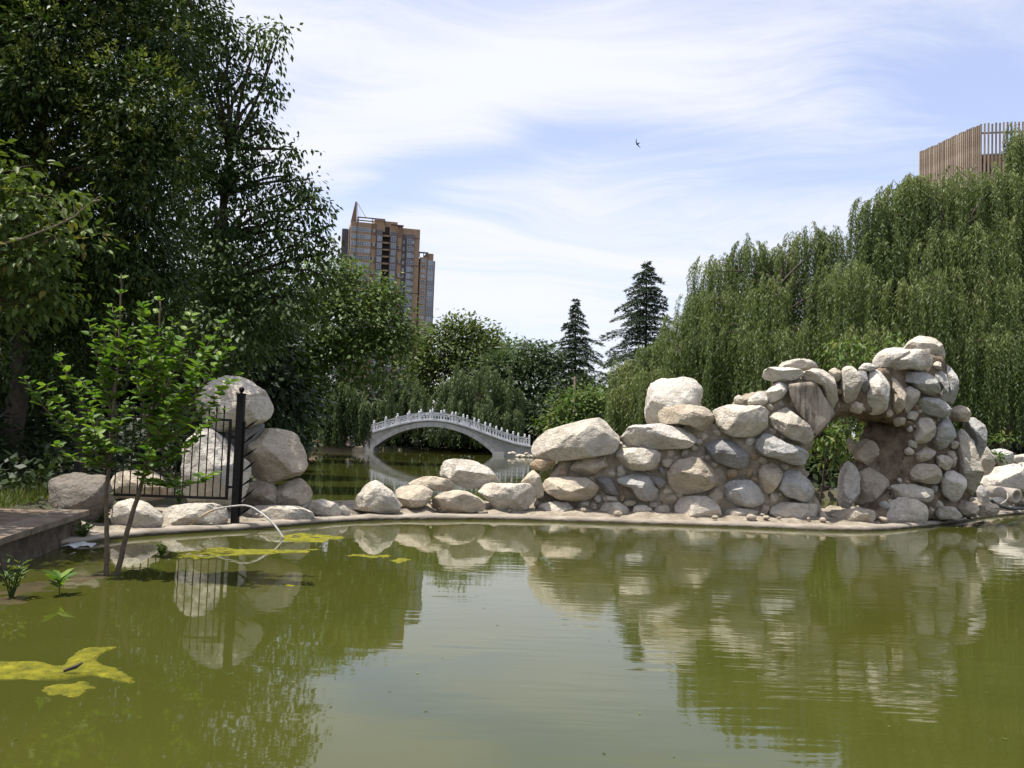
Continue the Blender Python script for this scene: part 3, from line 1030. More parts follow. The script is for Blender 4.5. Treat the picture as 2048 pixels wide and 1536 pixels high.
def build_rockery():
    b = PZ(1480, 1050)
    root = empty('rockery', (b.x, b.y + 1.0, 0.1))
    tag(root, 'long mortared rockery of pale boulders rising to an arch over the water', 'rockery')
    off = .55

    def YF(px): return dam_y(min(px, 1780)) + off + max(0, px - 1780) * .004
    # mortar: left wall, piers and arch in one body with the opening left free
    left_f = [(1078, 1035), (1072, 1000), (1100, 960), (1120, 925), (1190, 905), (1240, 888), (1330, 870), (1375, 845), (1440, 850), (1470, 800), (1540, 780), (1545, 758), (1560, 752), (1640, 756), (1668, 800), (1665, 830), (1632, 868), (1612, 900), (1600, 930), (1620, 975), (1640, 1045), (1400, 1040), (1200, 1036)]
    loft_core('mortar_wall', left_f, lambda px: YF(px) + .54, left_f, lambda px: YF(px) + 1.5, M['mortar'], root)
    arch_f = [(1590, 760), (1640, 752), (1700, 742), (1760, 742), (1800, 712), (1850, 705), (1890, 720), (1905, 800), (1890, 870), (1860, 900), (1842, 880), (1820, 858), (1790, 838), (1740, 820), (1695, 817), (1660, 835), (1630, 868), (1600, 840)]
    arch_b = [(1590, 770), (1640, 760), (1700, 750), (1760, 750), (1800, 725), (1840, 720), (1870, 735), (1880, 800), (1790, 850), (1760, 860), (1742, 852), (1730, 845), (1715, 838), (1700, 832), (1680, 830), (1650, 845), (1630, 872), (1600, 845)]
    loft_core('mortar_arch', arch_f, lambda px: YF(px) + .60, arch_b, lambda px: YF(px) + 2.1, M['stained_shade_mortar'], root)
    pier_f = [(1832, 850), (1862, 800), (1895, 770), (1905, 840), (1915, 900), (1945, 960), (1950, 1040), (1860, 1042), (1795, 1045), (1740, 1040), (1770, 1005), (1800, 960), (1815, 920)]
    pier_b = [(1728, 850), (1770, 800), (1860, 770), (1880, 840), (1890, 900), (1910, 940), (1910, 1020), (1820, 1015), (1760, 1010), (1700, 1005), (1698, 970), (1700, 930), (1712, 890)]
    loft_core('mortar_pier', pier_f, lambda px: YF(px) + .60, pier_b, lambda px: YF(px) + 1.9, M['stained_shade_mortar'], root, amp=.085)
    S = []
    a = S.append
    # (outline, tint, extra depth, thickness)
    a((Z1((100, 910), (125, 850), (200, 795), (400, 735), (600, 705), (690, 745), (750, 800), (735, 870), (690, 960), (560, 985), (400, 1000), (190, 1020), (120, 985)), 'p', .25, .95))
    a((Z1((75, 1040), (120, 1005), (260, 1010), (260, 1045), (200, 1090), (90, 1080)), 'n', .25, 1.0))
    a((Z1((385, 1060), (450, 1000), (700, 975), (720, 1010), (700, 1040), (610, 1070), (560, 1110), (490, 1125), (380, 1115)), 'b', .2, 1.0))
    a((Z1((155, 1190), (200, 1155), (350, 1140), (500, 1150), (590, 1210), (590, 1245), (540, 1295), (420, 1325), (280, 1300), (180, 1240)), 'b', -.05, 1.0))
    a((Z1((120, 1380), (170, 1340), (260, 1318), (360, 1330), (430, 1375), (440, 1420), (280, 1430), (130, 1415)), 'p', -.12, .9))
    a((Z1((600, 1380), (640, 1335), (740, 1330), (810, 1370), (825, 1430), (740, 1440), (610, 1430)), 'p', -.08, .9))
    a((Z1((840, 1420), (860, 1360), (920, 1345), (1010, 1385), (1010, 1445), (850, 1440)), 'p', -.08, .9))
    a((Z1((1010, 1380), (1050, 1355), (1110, 1345), (1125, 1390), (1110, 1445), (1015, 1445)), 'b', -.05, .8))
    a((Z1((570, 1160), (600, 1135), (680, 1145), (750, 1250), (740, 1275), (640, 1255), (600, 1200)), 'd', .1, .8))
    a((Z1((725, 1170), (760, 1140), (880, 1115), (960, 1140), (1010, 1200), (1055, 1250), (1010, 1300), (940, 1330), (880, 1290), (830, 1210), (740, 1195)), 'g', .0, .9))
    a((Z1((930, 1130), (1000, 1130), (1060, 1145), (1105, 1180), (1060, 1245), (1010, 1195)), 'd', .1, .8))
    a((Z1((700, 950), (740, 932), (900, 925), (1030, 945), (1065, 1000), (1040, 1060), (960, 1085), (830, 1090), (780, 1050), (720, 990)), 'p', .05, 1.0))
    a((Z1((735, 850), (760, 810), (850, 755), (1050, 745), (1250, 785), (1320, 820), (1310, 880), (1250, 920), (1000, 930), (850, 910), (760, 880)), 'w', .2, 1.0))
    a((Z1((950, 620), (965, 520), (990, 450), (1040, 410), (1130, 405), (1200, 393), (1290, 408), (1340, 460), (1355, 520), (1340, 620), (1320, 740), (1150, 760), (970, 745)), 'w', .75, .8))
    a((Z1((1025, 660), (1060, 610), (1180, 597), (1290, 605), (1390, 620), (1440, 680), (1480, 740), (1470, 780), (1400, 800), (1320, 785), (1260, 750), (1160, 735), (1080, 730), (1035, 740)), 'b', .25, .95))
    a((Z1((1435, 660), (1480, 625), (1580, 600), (1700, 610), (1800, 605), (1845, 650), (1840, 740), (1800, 810), (1720, 835), (1600, 830), (1530, 800), (1490, 740), (1470, 690)), 'p', .1, .95))
    a((Z1((1380, 870), (1420, 855), (1560, 860), (1640, 900), (1690, 960), (1725, 1020), (1690, 1075), (1600, 1070), (1480, 1030), (1430, 980), (1400, 920)), 'd', .1, .8))
    a((Z1((1115, 1110), (1150, 1050), (1200, 1000), (1260, 985), (1340, 1000), (1400, 1050), (1480, 1090), (1520, 1130), (1510, 1180), (1420, 1230), (1280, 1265), (1180, 1255), (1130, 1190)), 'b', .05, .7))
    a((Z1((1160, 1370), (1190, 1310), (1260, 1285), (1400, 1285), (1460, 1330), (1510, 1420), (1510, 1460), (1320, 1465), (1190, 1430)), 'p', -.05, .75))
    a((Z1((1525, 1230), (1560, 1180), (1640, 1160), (1730, 1170), (1800, 1240), (1830, 1290), (1810, 1345), (1740, 1365), (1610, 1345), (1540, 1300)), 'g', .0, .85))
    a((Z1((1530, 1430), (1560, 1385), (1680, 1370), (1790, 1400), (1820, 1460), (1550, 1465)), 'p', -.05, .9))
    a((Z1((1520, 1080), (1560, 1065), (1640, 1085), (1630, 1135), (1570, 1165), (1540, 1120)), 'n', .06, .8))
    a((Z1((1715, 970), (1750, 955), (1780, 990), (1760, 1015), (1725, 1000)), 'n', .06, .9))
    a((Z1((1410, 1240), (1470, 1210), (1530, 1260), (1520, 1360), (1440, 1320), (1400, 1290)), 'b', .12, .7))
    a((Z1((120, 1260), (160, 1225), (190, 1270), (170, 1305), (125, 1300)), 'd', .05, .9))
    a((Z1((1060, 930), (1130, 925), (1180, 960), (1150, 1000), (1080, 990)), 'b', .25, .8))
    a((Z1((610, 1290), (650, 1275), (720, 1290), (740, 1320), (640, 1325)), 'p', .05, .9))
    a((Z1((760, 1330), (830, 1310), (880, 1330), (850, 1360), (780, 1360)), 'b', .05, .9))
    # left pier and arch
    a((Z2((97, 385), (130, 350), (250, 350), (370, 355), (392, 385), (370, 425), (280, 445), (180, 450), (110, 430)), 'w', .15, 1.2))
    a((Z2((205, 350), (260, 305), (340, 285), (450, 290), (505, 325), (512, 360), (390, 375)), 'p', .7, 1.2))
    a((Z2((390, 380), (470, 362), (560, 375), (600, 420), (625, 520), (640, 640), (610, 690), (575, 640), (545, 530), (500, 450), (400, 445)), 'p', .12, .7))
    a((Z2((580, 365), (620, 340), (665, 375), (670, 420), (640, 455), (600, 430)), 'b', .2, .9))
    a((Z2((670, 370), (700, 340), (760, 335), (785, 380), (805, 470), (790, 590), (740, 620), (690, 590), (675, 490)), 'p', .08, .9))
    a((Z2((790, 360), (840, 315), (900, 320), (930, 350), (880, 375), (800, 365)), 'w', .35, 1.2))
    a((Z2((785, 370), (860, 375), (870, 420), (850, 520), (810, 560), (800, 450)), 'd', .2, .7))
    a((Z2((870, 430), (890, 370), (940, 360), (1000, 390), (1010, 460), (1000, 560), (1005, 640), (950, 700), (880, 680), (850, 620), (855, 530)), 'w', .05, .9))
    a((Z2((1010, 410), (1060, 420), (1110, 480), (1140, 580), (1130, 680), (1080, 700), (1045, 640), (1050, 540), (1020, 470)), 'b', .12, .8))
    a((Z2((1130, 510), (1180, 485), (1240, 530), (1220, 600), (1180, 650), (1140, 700), (1130, 620)), 'p', .05, .8))
    a((Z2((915, 300), (930, 245), (1000, 210), (1100, 200), (1160, 235), (1100, 300), (1060, 340), (1000, 350), (920, 345)), 'w', .4, 1.0))
    a((Z2((1000, 300), (1060, 260), (1140, 220), (1230, 215), (1290, 240), (1330, 300), (1310, 350), (1260, 365), (1150, 355), (1040, 370), (1010, 340)), 'w', .15, 1.1))
    a((Z2((1140, 210), (1180, 150), (1240, 115), (1290, 112), (1350, 140), (1390, 195), (1440, 250), (1435, 290), (1400, 310), (1330, 300), (1290, 260), (1200, 235)), 'p', .6, 1.0))
    a((Z2((1050, 390), (1150, 378), (1270, 385), (1340, 430), (1375, 500), (1350, 560), (1290, 540), (1210, 500), (1190, 470), (1110, 440)), 'g', .15, .9))
    a((Z2((1425, 300), (1460, 270), (1488, 285), (1495, 400), (1500, 520), (1495, 650), (1460, 650), (1430, 600), (1440, 450)), 'g', .3, 1.4))
    a((Z2((1320, 360), (1390, 370), (1440, 400), (1430, 540), (1440, 620), (1380, 580), (1390, 500), (1350, 440)), 'g', .3, 1.0))
    a((Z2((1225, 590), (1280, 563), (1360, 575), (1440, 610), (1465, 660), (1445, 710), (1380, 710), (1300, 690), (1245, 650)), 'g', .05, 1.0))
    a((Z2((1475, 650), (1530, 625), (1580, 640), (1610, 690), (1600, 745), (1500, 740), (1475, 700)), 'b', .35, .9))
    a((Z2((1590, 740), (1620, 690), (1700, 760), (1718, 800), (1705, 850), (1700, 960), (1690, 1030), (1650, 1020), (1640, 880), (1600, 800)), 'g', .55, 1.0))
    a((Z2((1220, 760), (1260, 715), (1320, 725), (1345, 790), (1350, 860), (1290, 910), (1220, 920), (1205, 870), (1230, 810)), 'p', .05, .9))
    a((Z2((1350, 800), (1400, 740), (1470, 700), (1505, 760), (1490, 850), (1440, 930), (1360, 960), (1340, 900)), 'g', .1, .8))
    a((Z2((1540, 820), (1580, 795), (1615, 840), (1620, 930), (1640, 1030), (1670, 1100), (1688, 1190), (1640, 1290), (1590, 1300), (1560, 1200), (1540, 1100), (1530, 960)), 'p', .12, 1.1))
    a((Z2((1370, 1000), (1430, 985), (1470, 1020), (1475, 1080), (1430, 1100), (1385, 1070)), 'p', .0, .9))
    a((Z2((1440, 965), (1490, 960), (1510, 1010), (1490, 1090), (1470, 1080)), 'b', .15, .9))
    a((Z2((1410, 1180), (1450, 1110), (1520, 1105), (1565, 1170), (1560, 1260), (1500, 1330), (1450, 1310), (1420, 1250)), 'w', -.08, .9))
    a((Z2((985, 1430), (1030, 1340), (1110, 1305), (1200, 1310), (1270, 1360), (1310, 1430), (1300, 1480), (1140, 1495), (1020, 1480)), 'p', -.12, .8))
    a((Z2((590, 1435), (700, 1385), (820, 1378), (920, 1400), (960, 1445), (880, 1480), (720, 1480)), 'b', -.02, 1.2))
    a((Z2((1365, 1400), (1420, 1365), (1500, 1370), (1545, 1440), (1500, 1455), (1390, 1455)), 'p', -.05, 1.0))
    a((Z2((1520, 1370), (1560, 1320), (1640, 1335), (1670, 1390), (1665, 1440), (1560, 1440)), 'p', .05, .9))
    a((Z2((1670, 1365), (1750, 1340), (1800, 1350), (1818, 1400), (1800, 1435), (1680, 1430)), 'b', .45, 1.0))
    a((Z2((655, 1260), (665, 1130), (700, 1060), (750, 1025), (790, 1070), (800, 1160), (785, 1280), (750, 1370), (690, 1385), (655, 1340)), 'w', 1.0, .9))
    a((Z2((710, 900), (735, 850), (765, 900), (770, 970), (735, 970)), 'b', 1.4, 1.0))
    a((Z2((1010, 1210), (1180, 1200), (1330, 1240), (1395, 1280), (1370, 1330), (1240, 1330), (1050, 1300)), 'p', .12, 1.0))
    a((Z2((800, 1130), (900, 1080), (1020, 1100), (1060, 1160), (1010, 1230), (1000, 1310), (900, 1350), (800, 1340), (790, 1240)), 'b', .95, .8))
    a((Z2((1080, 1090), (1200, 1050), (1350, 1060), (1390, 1110), (1380, 1200), (1250, 1190), (1110, 1160)), 'b', .3, .8))
    a((Z2((760, 900), (850, 870), (930, 920), (940, 1020), (860, 1065), (780, 1020)), 'b', 1.3, .8))
    a((Z2((1180, 990), (1290, 930), (1360, 960), (1330, 1020), (1200, 1045)), 'p', .25, .9))
    a((Z2((980, 980), (1060, 950), (1150, 990), (1140, 1060), (1040, 1060)), 'n', .7, .9))
    a((Z2((135, 730), (210, 660), (290, 635), (340, 665), (400, 740), (465, 850), (410, 915), (300, 870), (190, 790)), 'p', .0, .85))
    a((Z2((-60, 625), (0, 575), (60, 525), (125, 520), (125, 600), (60, 640)), 'w', .3, 1.0))
    a((Z2((125, 530), (180, 470), (250, 450), (290, 500), (260, 560), (190, 590), (130, 610)), 'w', .12, .9))
    a((Z2((40, 920), (60, 860), (130, 830), (250, 900), (400, 950), (430, 1000), (400, 1050), (300, 1055), (200, 1010), (90, 985)), 'g', -.02, 1.0))
    a((Z2((70, 1100), (110, 1050), (170, 1035), (225, 1080), (230, 1130), (200, 1200), (150, 1265), (100, 1260), (75, 1180)), 'b', .05, .8))
    a((Z2((240, 1140), (300, 1100), (370, 1110), (440, 1180), (475, 1250), (460, 1310), (380, 1325), (280, 1290), (215, 1230)), 'g', .05, .8))
    a((Z2((150, 1400), (230, 1330), (350, 1340), (500, 1350), (530, 1420), (500, 1470), (330, 1470), (190, 1440)), 'p', -.02, .9))
    a((Z2((520, 1385), (560, 1420), (580, 1470), (505, 1475)), 'b', .0, 1.0))
    for i, (poly, t, dy, th) in enumerate(S):
        px = sum(p[0] for p in poly) / len(poly)
        w_ = max(p[0] for p in poly) - min(p[0] for p in poly); h_ = max(p[1] for p in poly) - min(p[1] for p in poly)
        d_ = th * min(w_, h_) * .5 * 17.5 / FPX * (1.0 if max(w_, h_) / min(w_, h_) < 1.6 else 1.2)
        place_rock('stone', poly, YF(px) + .46 - .3 * d_ + dy * (.6 if dy < .6 else 1), 100 + i, t, root, thick=th * 1.3, cuts=9, grow=1.07)
    # small packing stones pressed into the joints, as large as each gap lets them be
    panel = Z2((270, 465), (480, 448), (535, 540), (600, 640), (625, 690), (480, 855), (420, 765), (345, 665), (295, 575))
    loft_core('concrete_face', panel, lambda px: YF(px) + .30, panel, lambda px: YF(px) + .8, M['stained'], root, voxel=.05, amp=.018)
    rg = random.Random(8)
    big = [np.array(p) for p, _, _, _ in S]
    seg_a = np.concatenate(big); seg_b = np.concatenate([np.roll(p, -1, axis=0) for p in big])
    placed = []
    tries = 0
    while len(placed) < 95 and tries < 3200:
        tries += 1
        zone = rg.choice((left_f, left_f, left_f, arch_f, pier_f))
        xs_ = [p[0] for p in zone]; ys_ = [p[1] for p in zone]
        px = rg.uniform(min(xs_), max(xs_)); py = rg.uniform(min(ys_), min(max(ys_), 1034))
        if inside(panel, px, py) or not inside(zone, px, py) or any(inside([tuple(q) for q in p], px, py) for p in big): continue
        q = np.array([px, py]); e = seg_b - seg_a; t = np.clip(((q - seg_a) * e).sum(1) / (e * e).sum(1), 0, 1)
        r = float(np.min(np.linalg.norm(seg_a + e * t[:, None] - q, axis=1)))
        for (x, y, rr) in placed: r = min(r, math.hypot(px - x, py - y) - rr * .85)
        r = min(r * 1.12, 19)
        if r < 3.6 or (tries < 2500 and r < 8): continue
        placed.append((px, py, r))
        an = rg.uniform(0, 3.1); st = rg.uniform(1.0, 1.35)
        poly = []
        for k in (0, .9, 1.8, 2.7, 3.6, 4.5, 5.4):
            a1, b1 = r * st * math.cos(k) * rg.uniform(.65, 1.2), r * math.sin(k) * rg.uniform(.65, 1.2)
            poly.append((px + a1 * math.cos(an) - b1 * math.sin(an), py + a1 * math.sin(an) + b1 * math.cos(an)))
        place_rock('packing_stone', poly, YF(px) + .56 - .2 * r * 17.5 / FPX, 400 + len(placed), rg.choice('nbpgbp'), root, thick=1.3, cuts=10)


build_rockery()


def build_boulders():
    G = 'boulders along the dam'
    B = []
    a = B.append
    # name label outline depth tint thick
    a(('round topped pale boulder standing alone at the left end of the low row', Z3((250, 1000), (300, 880), (360, 790), (430, 738), (500, 765), (590, 830), (650, 930), (655, 1000), (450, 1015), (330, 1025)), .55, 'p', .9))
    a(('oval buff boulder between the pointed boulder and the dark fronted flat one', Z3((605, 835), (660, 790), (760, 778), (870, 790), (935, 840), (900, 900), (860, 950), (760, 975), (690, 960), (650, 900)), .8, 'b', 1.0))
    a(('low boulder with a rusty orange patch behind the oval buff one', Z3((700, 775), (830, 705), (950, 710), (1080, 740), (1130, 800), (1100, 830), (960, 830), (880, 800), (760, 790)), 1.25, 'b', 1.1))
    a(('flat boulder with dark undercut front just behind the kerb', Z3((885, 950), (910, 890), (990, 845), (1120, 820), (1200, 830), (1290, 870), (1355, 930), (1350, 1000), (1150, 1005), (930, 1000)), .55, 'b', 1.0))
    a(('largest smooth humped boulder of the low row, highest against the lake', Z3((945, 690), (980, 620), (1040, 565), (1120, 555), (1260, 580), (1380, 640), (1450, 710), (1480, 770), (1300, 800), (1200, 810), (1050, 740)), 1.35, 'w', 1.0))
    a(('broad rough boulder at the foot of the tall rockery', Z3((1260, 790), (1400, 760), (1600, 770), (1760, 760), (1770, 880), (1740, 930), (1680, 990), (1450, 1005), (1370, 890)), .65, 'p', .9))
    a(('narrow upright buff rock leaning on the left end of the rockery', Z3((1640, 770), (1700, 690), (1750, 655), (1800, 700), (1830, 800), (1830, 880), (1770, 900), (1740, 800)), .85, 'b', 1.2))
    a(('small rough boulder at the kerb below the stacked boulders', Z4((1710, 1190), (1740, 1110), (1830, 1095), (1930, 1130), (1985, 1190), (1980, 1235), (1800, 1255)), .5, 'p', .9))
    a(('fist sized stone in the gap left of the pointed boulder', Z4((1960, 1160), (2000, 1140), (2040, 1190), (2045, 1225), (1985, 1230)), .45, 'p', 1.0))
    a(('huge rounded boulder capping the stack behind the gate post', Z4((830, 330), (880, 230), (930, 165), (1040, 125), (1170, 122), (1280, 165), (1370, 250), (1420, 340), (1440, 410), (1420, 450), (1330, 495), (1220, 530), (1050, 570), (900, 555), (820, 450)), 1.45, 'p', .8))
    a(('tall pale pillar boulder behind the iron gate bars', Z4((750, 640), (790, 570), (870, 545), (960, 560), (1060, 640), (1150, 760), (1230, 800), (1250, 900), (1220, 1000), (1190, 1130), (1000, 1150), (800, 1140), (740, 1000), (745, 820)), 1.3, 'w', .9))
    a(('big blocky boulder right of the gate post, above the egg shaped one', Z4((1215, 690), (1250, 610), (1370, 550), (1500, 550), (1610, 570), (1650, 650), (1690, 760), (1700, 840), (1650, 910), (1500, 950), (1370, 965), (1260, 920), (1230, 800)), 1.15, 'b', .85))
    a(('egg shaped boulder wedged under the big blocky one', Z4((1390, 1070), (1440, 1010), (1560, 955), (1640, 930), (1720, 985), (1765, 1040), (1730, 1110), (1640, 1165), (1520, 1170), (1420, 1140)), 1.0, 'b', 1.0))
    a(('low rough ledge rock at the foot of the gate post', Z4((1170, 1200), (1290, 1150), (1450, 1145), (1640, 1155), (1740, 1200), (1790, 1260), (1500, 1300), (1200, 1300)), .6, 'p', 1.2))
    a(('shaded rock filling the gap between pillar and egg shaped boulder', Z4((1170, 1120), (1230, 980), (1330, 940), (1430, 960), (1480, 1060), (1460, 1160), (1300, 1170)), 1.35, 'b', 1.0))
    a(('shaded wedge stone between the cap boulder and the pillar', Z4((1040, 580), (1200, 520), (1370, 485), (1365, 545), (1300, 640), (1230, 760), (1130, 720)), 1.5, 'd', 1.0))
    a(('long pale boulder in front of the gate behind the bent hose', Z4((545, 1190), (640, 1145), (800, 1130), (960, 1130), (1060, 1170), (1090, 1230), (1080, 1300), (900, 1330), (700, 1330), (580, 1310), (560, 1240)), .5, 'p', 1.1))
    a(('dome shaped boulder at the water left of the long pale one', Z4((160, 1190), (220, 1120), (320, 1095), (430, 1120), (510, 1190), (570, 1260), (560, 1310), (450, 1345), (300, 1350), (200, 1310)), .55, 'p', .9))
    a(('low buff rock behind the lower left corner of the gate', Z4((150, 900), (300, 870), (450, 865), (560, 920), (640, 990), (650, 1090), (500, 1110), (160, 1080)), 2.3, 'b', 1.0))
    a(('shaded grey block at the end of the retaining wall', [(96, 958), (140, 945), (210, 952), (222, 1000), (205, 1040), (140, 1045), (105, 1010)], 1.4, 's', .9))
    a(('long slanting slab boulder at the right edge above the pipe', Z6((440, 880), (520, 780), (680, 650), (850, 620), (1033, 590), (1300, 560), (1420, 700), (1380, 900), (1100, 1000), (900, 980), (760, 970), (540, 990), (460, 930)), 1.7, 'w', .9))
    a(('triangular grey rock between the two small leafy plants', Z6((560, 420), (680, 405), (820, 400), (880, 490), (860, 640), (690, 640), (590, 560)), 3.0, 'g', 1.0))
    a(('smooth flat stone on top of the slanting slab', Z6((800, 560), (870, 500), (1033, 475), (1180, 500), (1200, 590), (1000, 610), (850, 615)), 2.3, 'p', 1.2))
    a(('upright split rock right of the tall arch pier', Z6((430, 330), (470, 310), (560, 380), (600, 480), (590, 560), (600, 640), (570, 740), (480, 800), (400, 760), (400, 540)), 1.6, 'p', 1.0))
    a(('round stone below the concrete pipe mouth', Z6((580, 1090), (700, 1070), (850, 1100), (870, 1190), (740, 1215), (620, 1180)), .8, 'w', 1.0))
    a(('boulder cut by the right picture edge beside the concrete pipe', Z6((930, 1150), (1033, 1030), (1180, 1010), (1300, 1080), (1280, 1200), (1000, 1220)), .9, 'p', 1.0))
    a(('slim leaning stone at the right foot of the arch pier', Z6((390, 1000), (440, 900), (530, 1000), (570, 1140), (520, 1180), (430, 1170)), .75, 'g', 1.2))
    for i, (lab, poly, dy, t, th) in enumerate(B):
        px = sum(p[0] for p in poly) / len(poly)
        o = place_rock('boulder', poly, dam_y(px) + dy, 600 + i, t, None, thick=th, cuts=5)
        tag(o, lab, 'boulder', G)
        if 'rusty' in lab:
            pass


build_boulders()


def build_rubble():
    rng = np.random.default_rng(77)
    V0, F0 = ico(2)
    VS = []; FS = []; n = 0
    m = len(dam_line)
    for k in range(260):
        i = int(rng.integers(20, m - 2)); a = dam_line[i - 1]; b = dam_line[i + 1]; t = (b - a).normalized(); nr = Vector((-t.y, t.x, 0))
        p = dam_line[i] + nr * (.36 + 1.1 * rng.random())
        if mnoise.noise(p * 1.3) < -.1: continue
        r = .025 + .075 * rng.random() ** 2
        X = V0 * (r * (.8 + .5 * rng.random(3)) * np.array([1.2, 1.2, .75]))
        for q in range(4):
            nn = rng.normal(size=3); nn /= np.linalg.norm(nn); d = X @ nn; ex = np.maximum(0, d - d.max() * .7); X = X - nn * ex[:, None] * .9
        X = X + np.array([p.x, p.y, .10 + .12 * min(1, (p - dam_line[i]).length)])
        VS.append(X); FS += [[v + n for v in f] for f in F0]; n += len(X)
    me = bpy.data.meshes.new('loose_rubble'); me.from_pydata(np.concatenate(VS).tolist(), [], FS); me.materials.append(M['stone'])
    me.polygons.foreach_set('use_smooth', [True] * len(me.polygons)); me.update()
    o = link(bpy.data.objects.new('loose_rubble', me)); o.color = (.42, .37, .30, 1)
    tag(o, 'small loose rubble strewn between the boulders along the kerb', 'rubble', None, 'stuff')


build_rubble()


# ------------------------------------------------------------------ bridge
def build_bridge():
    Yb = 69.0; W = 3.2
    xc = P(867, 842, Yb).x
    root = empty('arch_bridge', (xc, Yb + W / 2, 0.0))
    tag(root, 'white railed grey stone arch bridge across the far end of the lake', 'bridge')
    y0, y1 = -W / 2, W / 2

    def zd(s):
        s = min(abs(s), 8.2)
        return .78 + 1.78 * (.5 + .5 * math.cos(math.pi * s / 8.2))
    sp = 4.75; rise = 2.0; R = (sp * sp + rise * rise) / (2 * rise)

    def zi(s):
        return math.sqrt(max(0, R * R - s * s)) - (R - rise) + .02
    mb = MB()
    xs = np.linspace(-8.4, 7.75, 90)
    # spandrel / deck body
    for i in range(len(xs) - 1):
        a, b = xs[i], xs[i + 1]

        def bot(s): return zi(s) if abs(s) < sp else -.4
        if abs(a) < sp and abs(b) < sp or (abs(a) >= sp and abs(b) >= sp):
            ba, bb = bot(a), bot(b)
        else:
            ba = bb = -.4 if True else 0
            if abs(a) < sp: ba = zi(a); bb = zi(a) - .05
            if abs(b) < sp: bb = zi(b); ba = zi(b) - .05
        v = [(a, y0, ba), (b, y0, bb), (b, y1, bb), (a, y1, ba), (a, y0, zd(a) - .02), (b, y0, zd(b) - .02), (b, y1, zd(b) - .02), (a, y1, zd(a) - .02)]
        mb.add(v, [(0, 3, 2, 1), (4, 5, 6, 7), (0, 1, 5, 4), (2, 3, 7, 6)])
    mb.add([(xs[-1], y0, -.4), (xs[-1], y1, -.4), (xs[-1], y1, zd(xs[-1])), (xs[-1], y0, zd(xs[-1]))], [(0, 1, 2, 3)])
    mb.build('spandrel', M['grey_stone'], root)
    # arch ring: separate voussoirs, proud of the face
    nv = 22
    for k in range(nv):
        t0 = -sp + 2 * sp * k / nv + .012; t1 = -sp + 2 * sp * (k + 1) / nv - .012
        m = MB(); vv = []
        for s in (t0, (t0 + t1) / 2, t1):
            zb = zi(s); zt = min(zb + .36, zd(s) - .08)
            vv += [(s, y0 - .04, zb - .015), (s, y0 - .04, zt), (s, y0 + .2, zt), (s, y0 + .2, zb - .015)]
        fs = [(0, 1, 2, 3), (8, 11, 10, 9)]
        for j in range(2):
            o = j * 4
            for q in range(4):
                fs.append((o + q, o + 4 + q, o + 4 + (q + 1) % 4, o + (q + 1) % 4))
        m.add(vv, fs); m.build('arch_stone', M['ring_stone'], root)
    # abutment blocks
    for x0, x1 in ((-5.3, -4.5), (4.6, 5.5)):
        m = MB(); m.box(x0, x1, y0 - .1, y1 + .1, -.4, .28); m.build('abutment', M['ring_stone'], root)
    # railings on both sides
    xp = np.arange(-8.1, 7.6, .89)
    pm = MB(); pm.box(-.075, .075, -.075, .075, -.05, .60)
    pm.lathe([(.07, .60), (.095, .63), (.095, .67), (.06, .69), (.075, .74), (.07, .80), (.035, .84), (.001, .85)], (0, 0, 0), 8)
    pme = pm.mesh('rail_post', M['white_stone'])
    for side, yy in ((-1, y0 + .05), (1, y1 - .05)):
        sh = 0 if side < 0 else .42
        xq = [x + sh for x in xp]
        for i, x in enumerate(xq):
            o = link(bpy.data.objects.new('rail_post', pme), root); o.location = (x, yy, zd(x))
            if i == len(xq) - 1: break
            x2 = xq[i + 1]
            m = MB(); a, b = x + .08, x2 - .08

            def bar(xa, xb, h0, h1, th):
                m.add([(xa, yy - th, zd(xa) + h0), (xb, yy - th, zd(xb) + h0), (xb, yy + th, zd(xb) + h0), (xa, yy + th, zd(xa) + h0),
                       (xa, yy - th, zd(xa) + h1), (xb, yy - th, zd(xb) + h1), (xb, yy + th, zd(xb) + h1), (xa, yy + th, zd(xa) + h1)],
                      [(0, 3, 2, 1), (4, 5, 6, 7), (0, 1, 5, 4), (1, 2, 6, 5), (2, 3, 7, 6), (3, 0, 4, 7)])
            bar(a, b, .48, .57, .05); bar(a, b, .34, .385, .04); bar(a, b, .0, .10, .045)
            w = (b - a)
            for k in range(3):
                xa = a + w * (k + .5) / 3
                bar(xa - .04, xa + .04, .10, .34, .035)
            for k in (0.25, .75):
                bar(a + w * k - .05, a + w * k + .05, .385, .48, .035)
            m.build('rail_panel', M['white_stone'], root)
    for yy in (y0 - .07, y1 + .07):
        m = MB()
        for i in range(len(xs) - 1):
            a, b = xs[i], xs[i + 1]
            m.add([(a, yy - .06, zd(a) - .1), (b, yy - .06, zd(b) - .1), (b, yy + .1, zd(b) - .1), (a, yy + .1, zd(a) - .1),
                   (a, yy - .06, zd(a) + .003), (b, yy - .06, zd(b) + .003), (b, yy + .1, zd(b) + .003), (a, yy + .1, zd(a) + .003)],
                  [(0, 3, 2, 1), (4, 5, 6, 7), (0, 1, 5, 4), (2, 3, 7, 6)])
        m.build('deck_edge', M['white_stone'], root)


build_bridge()


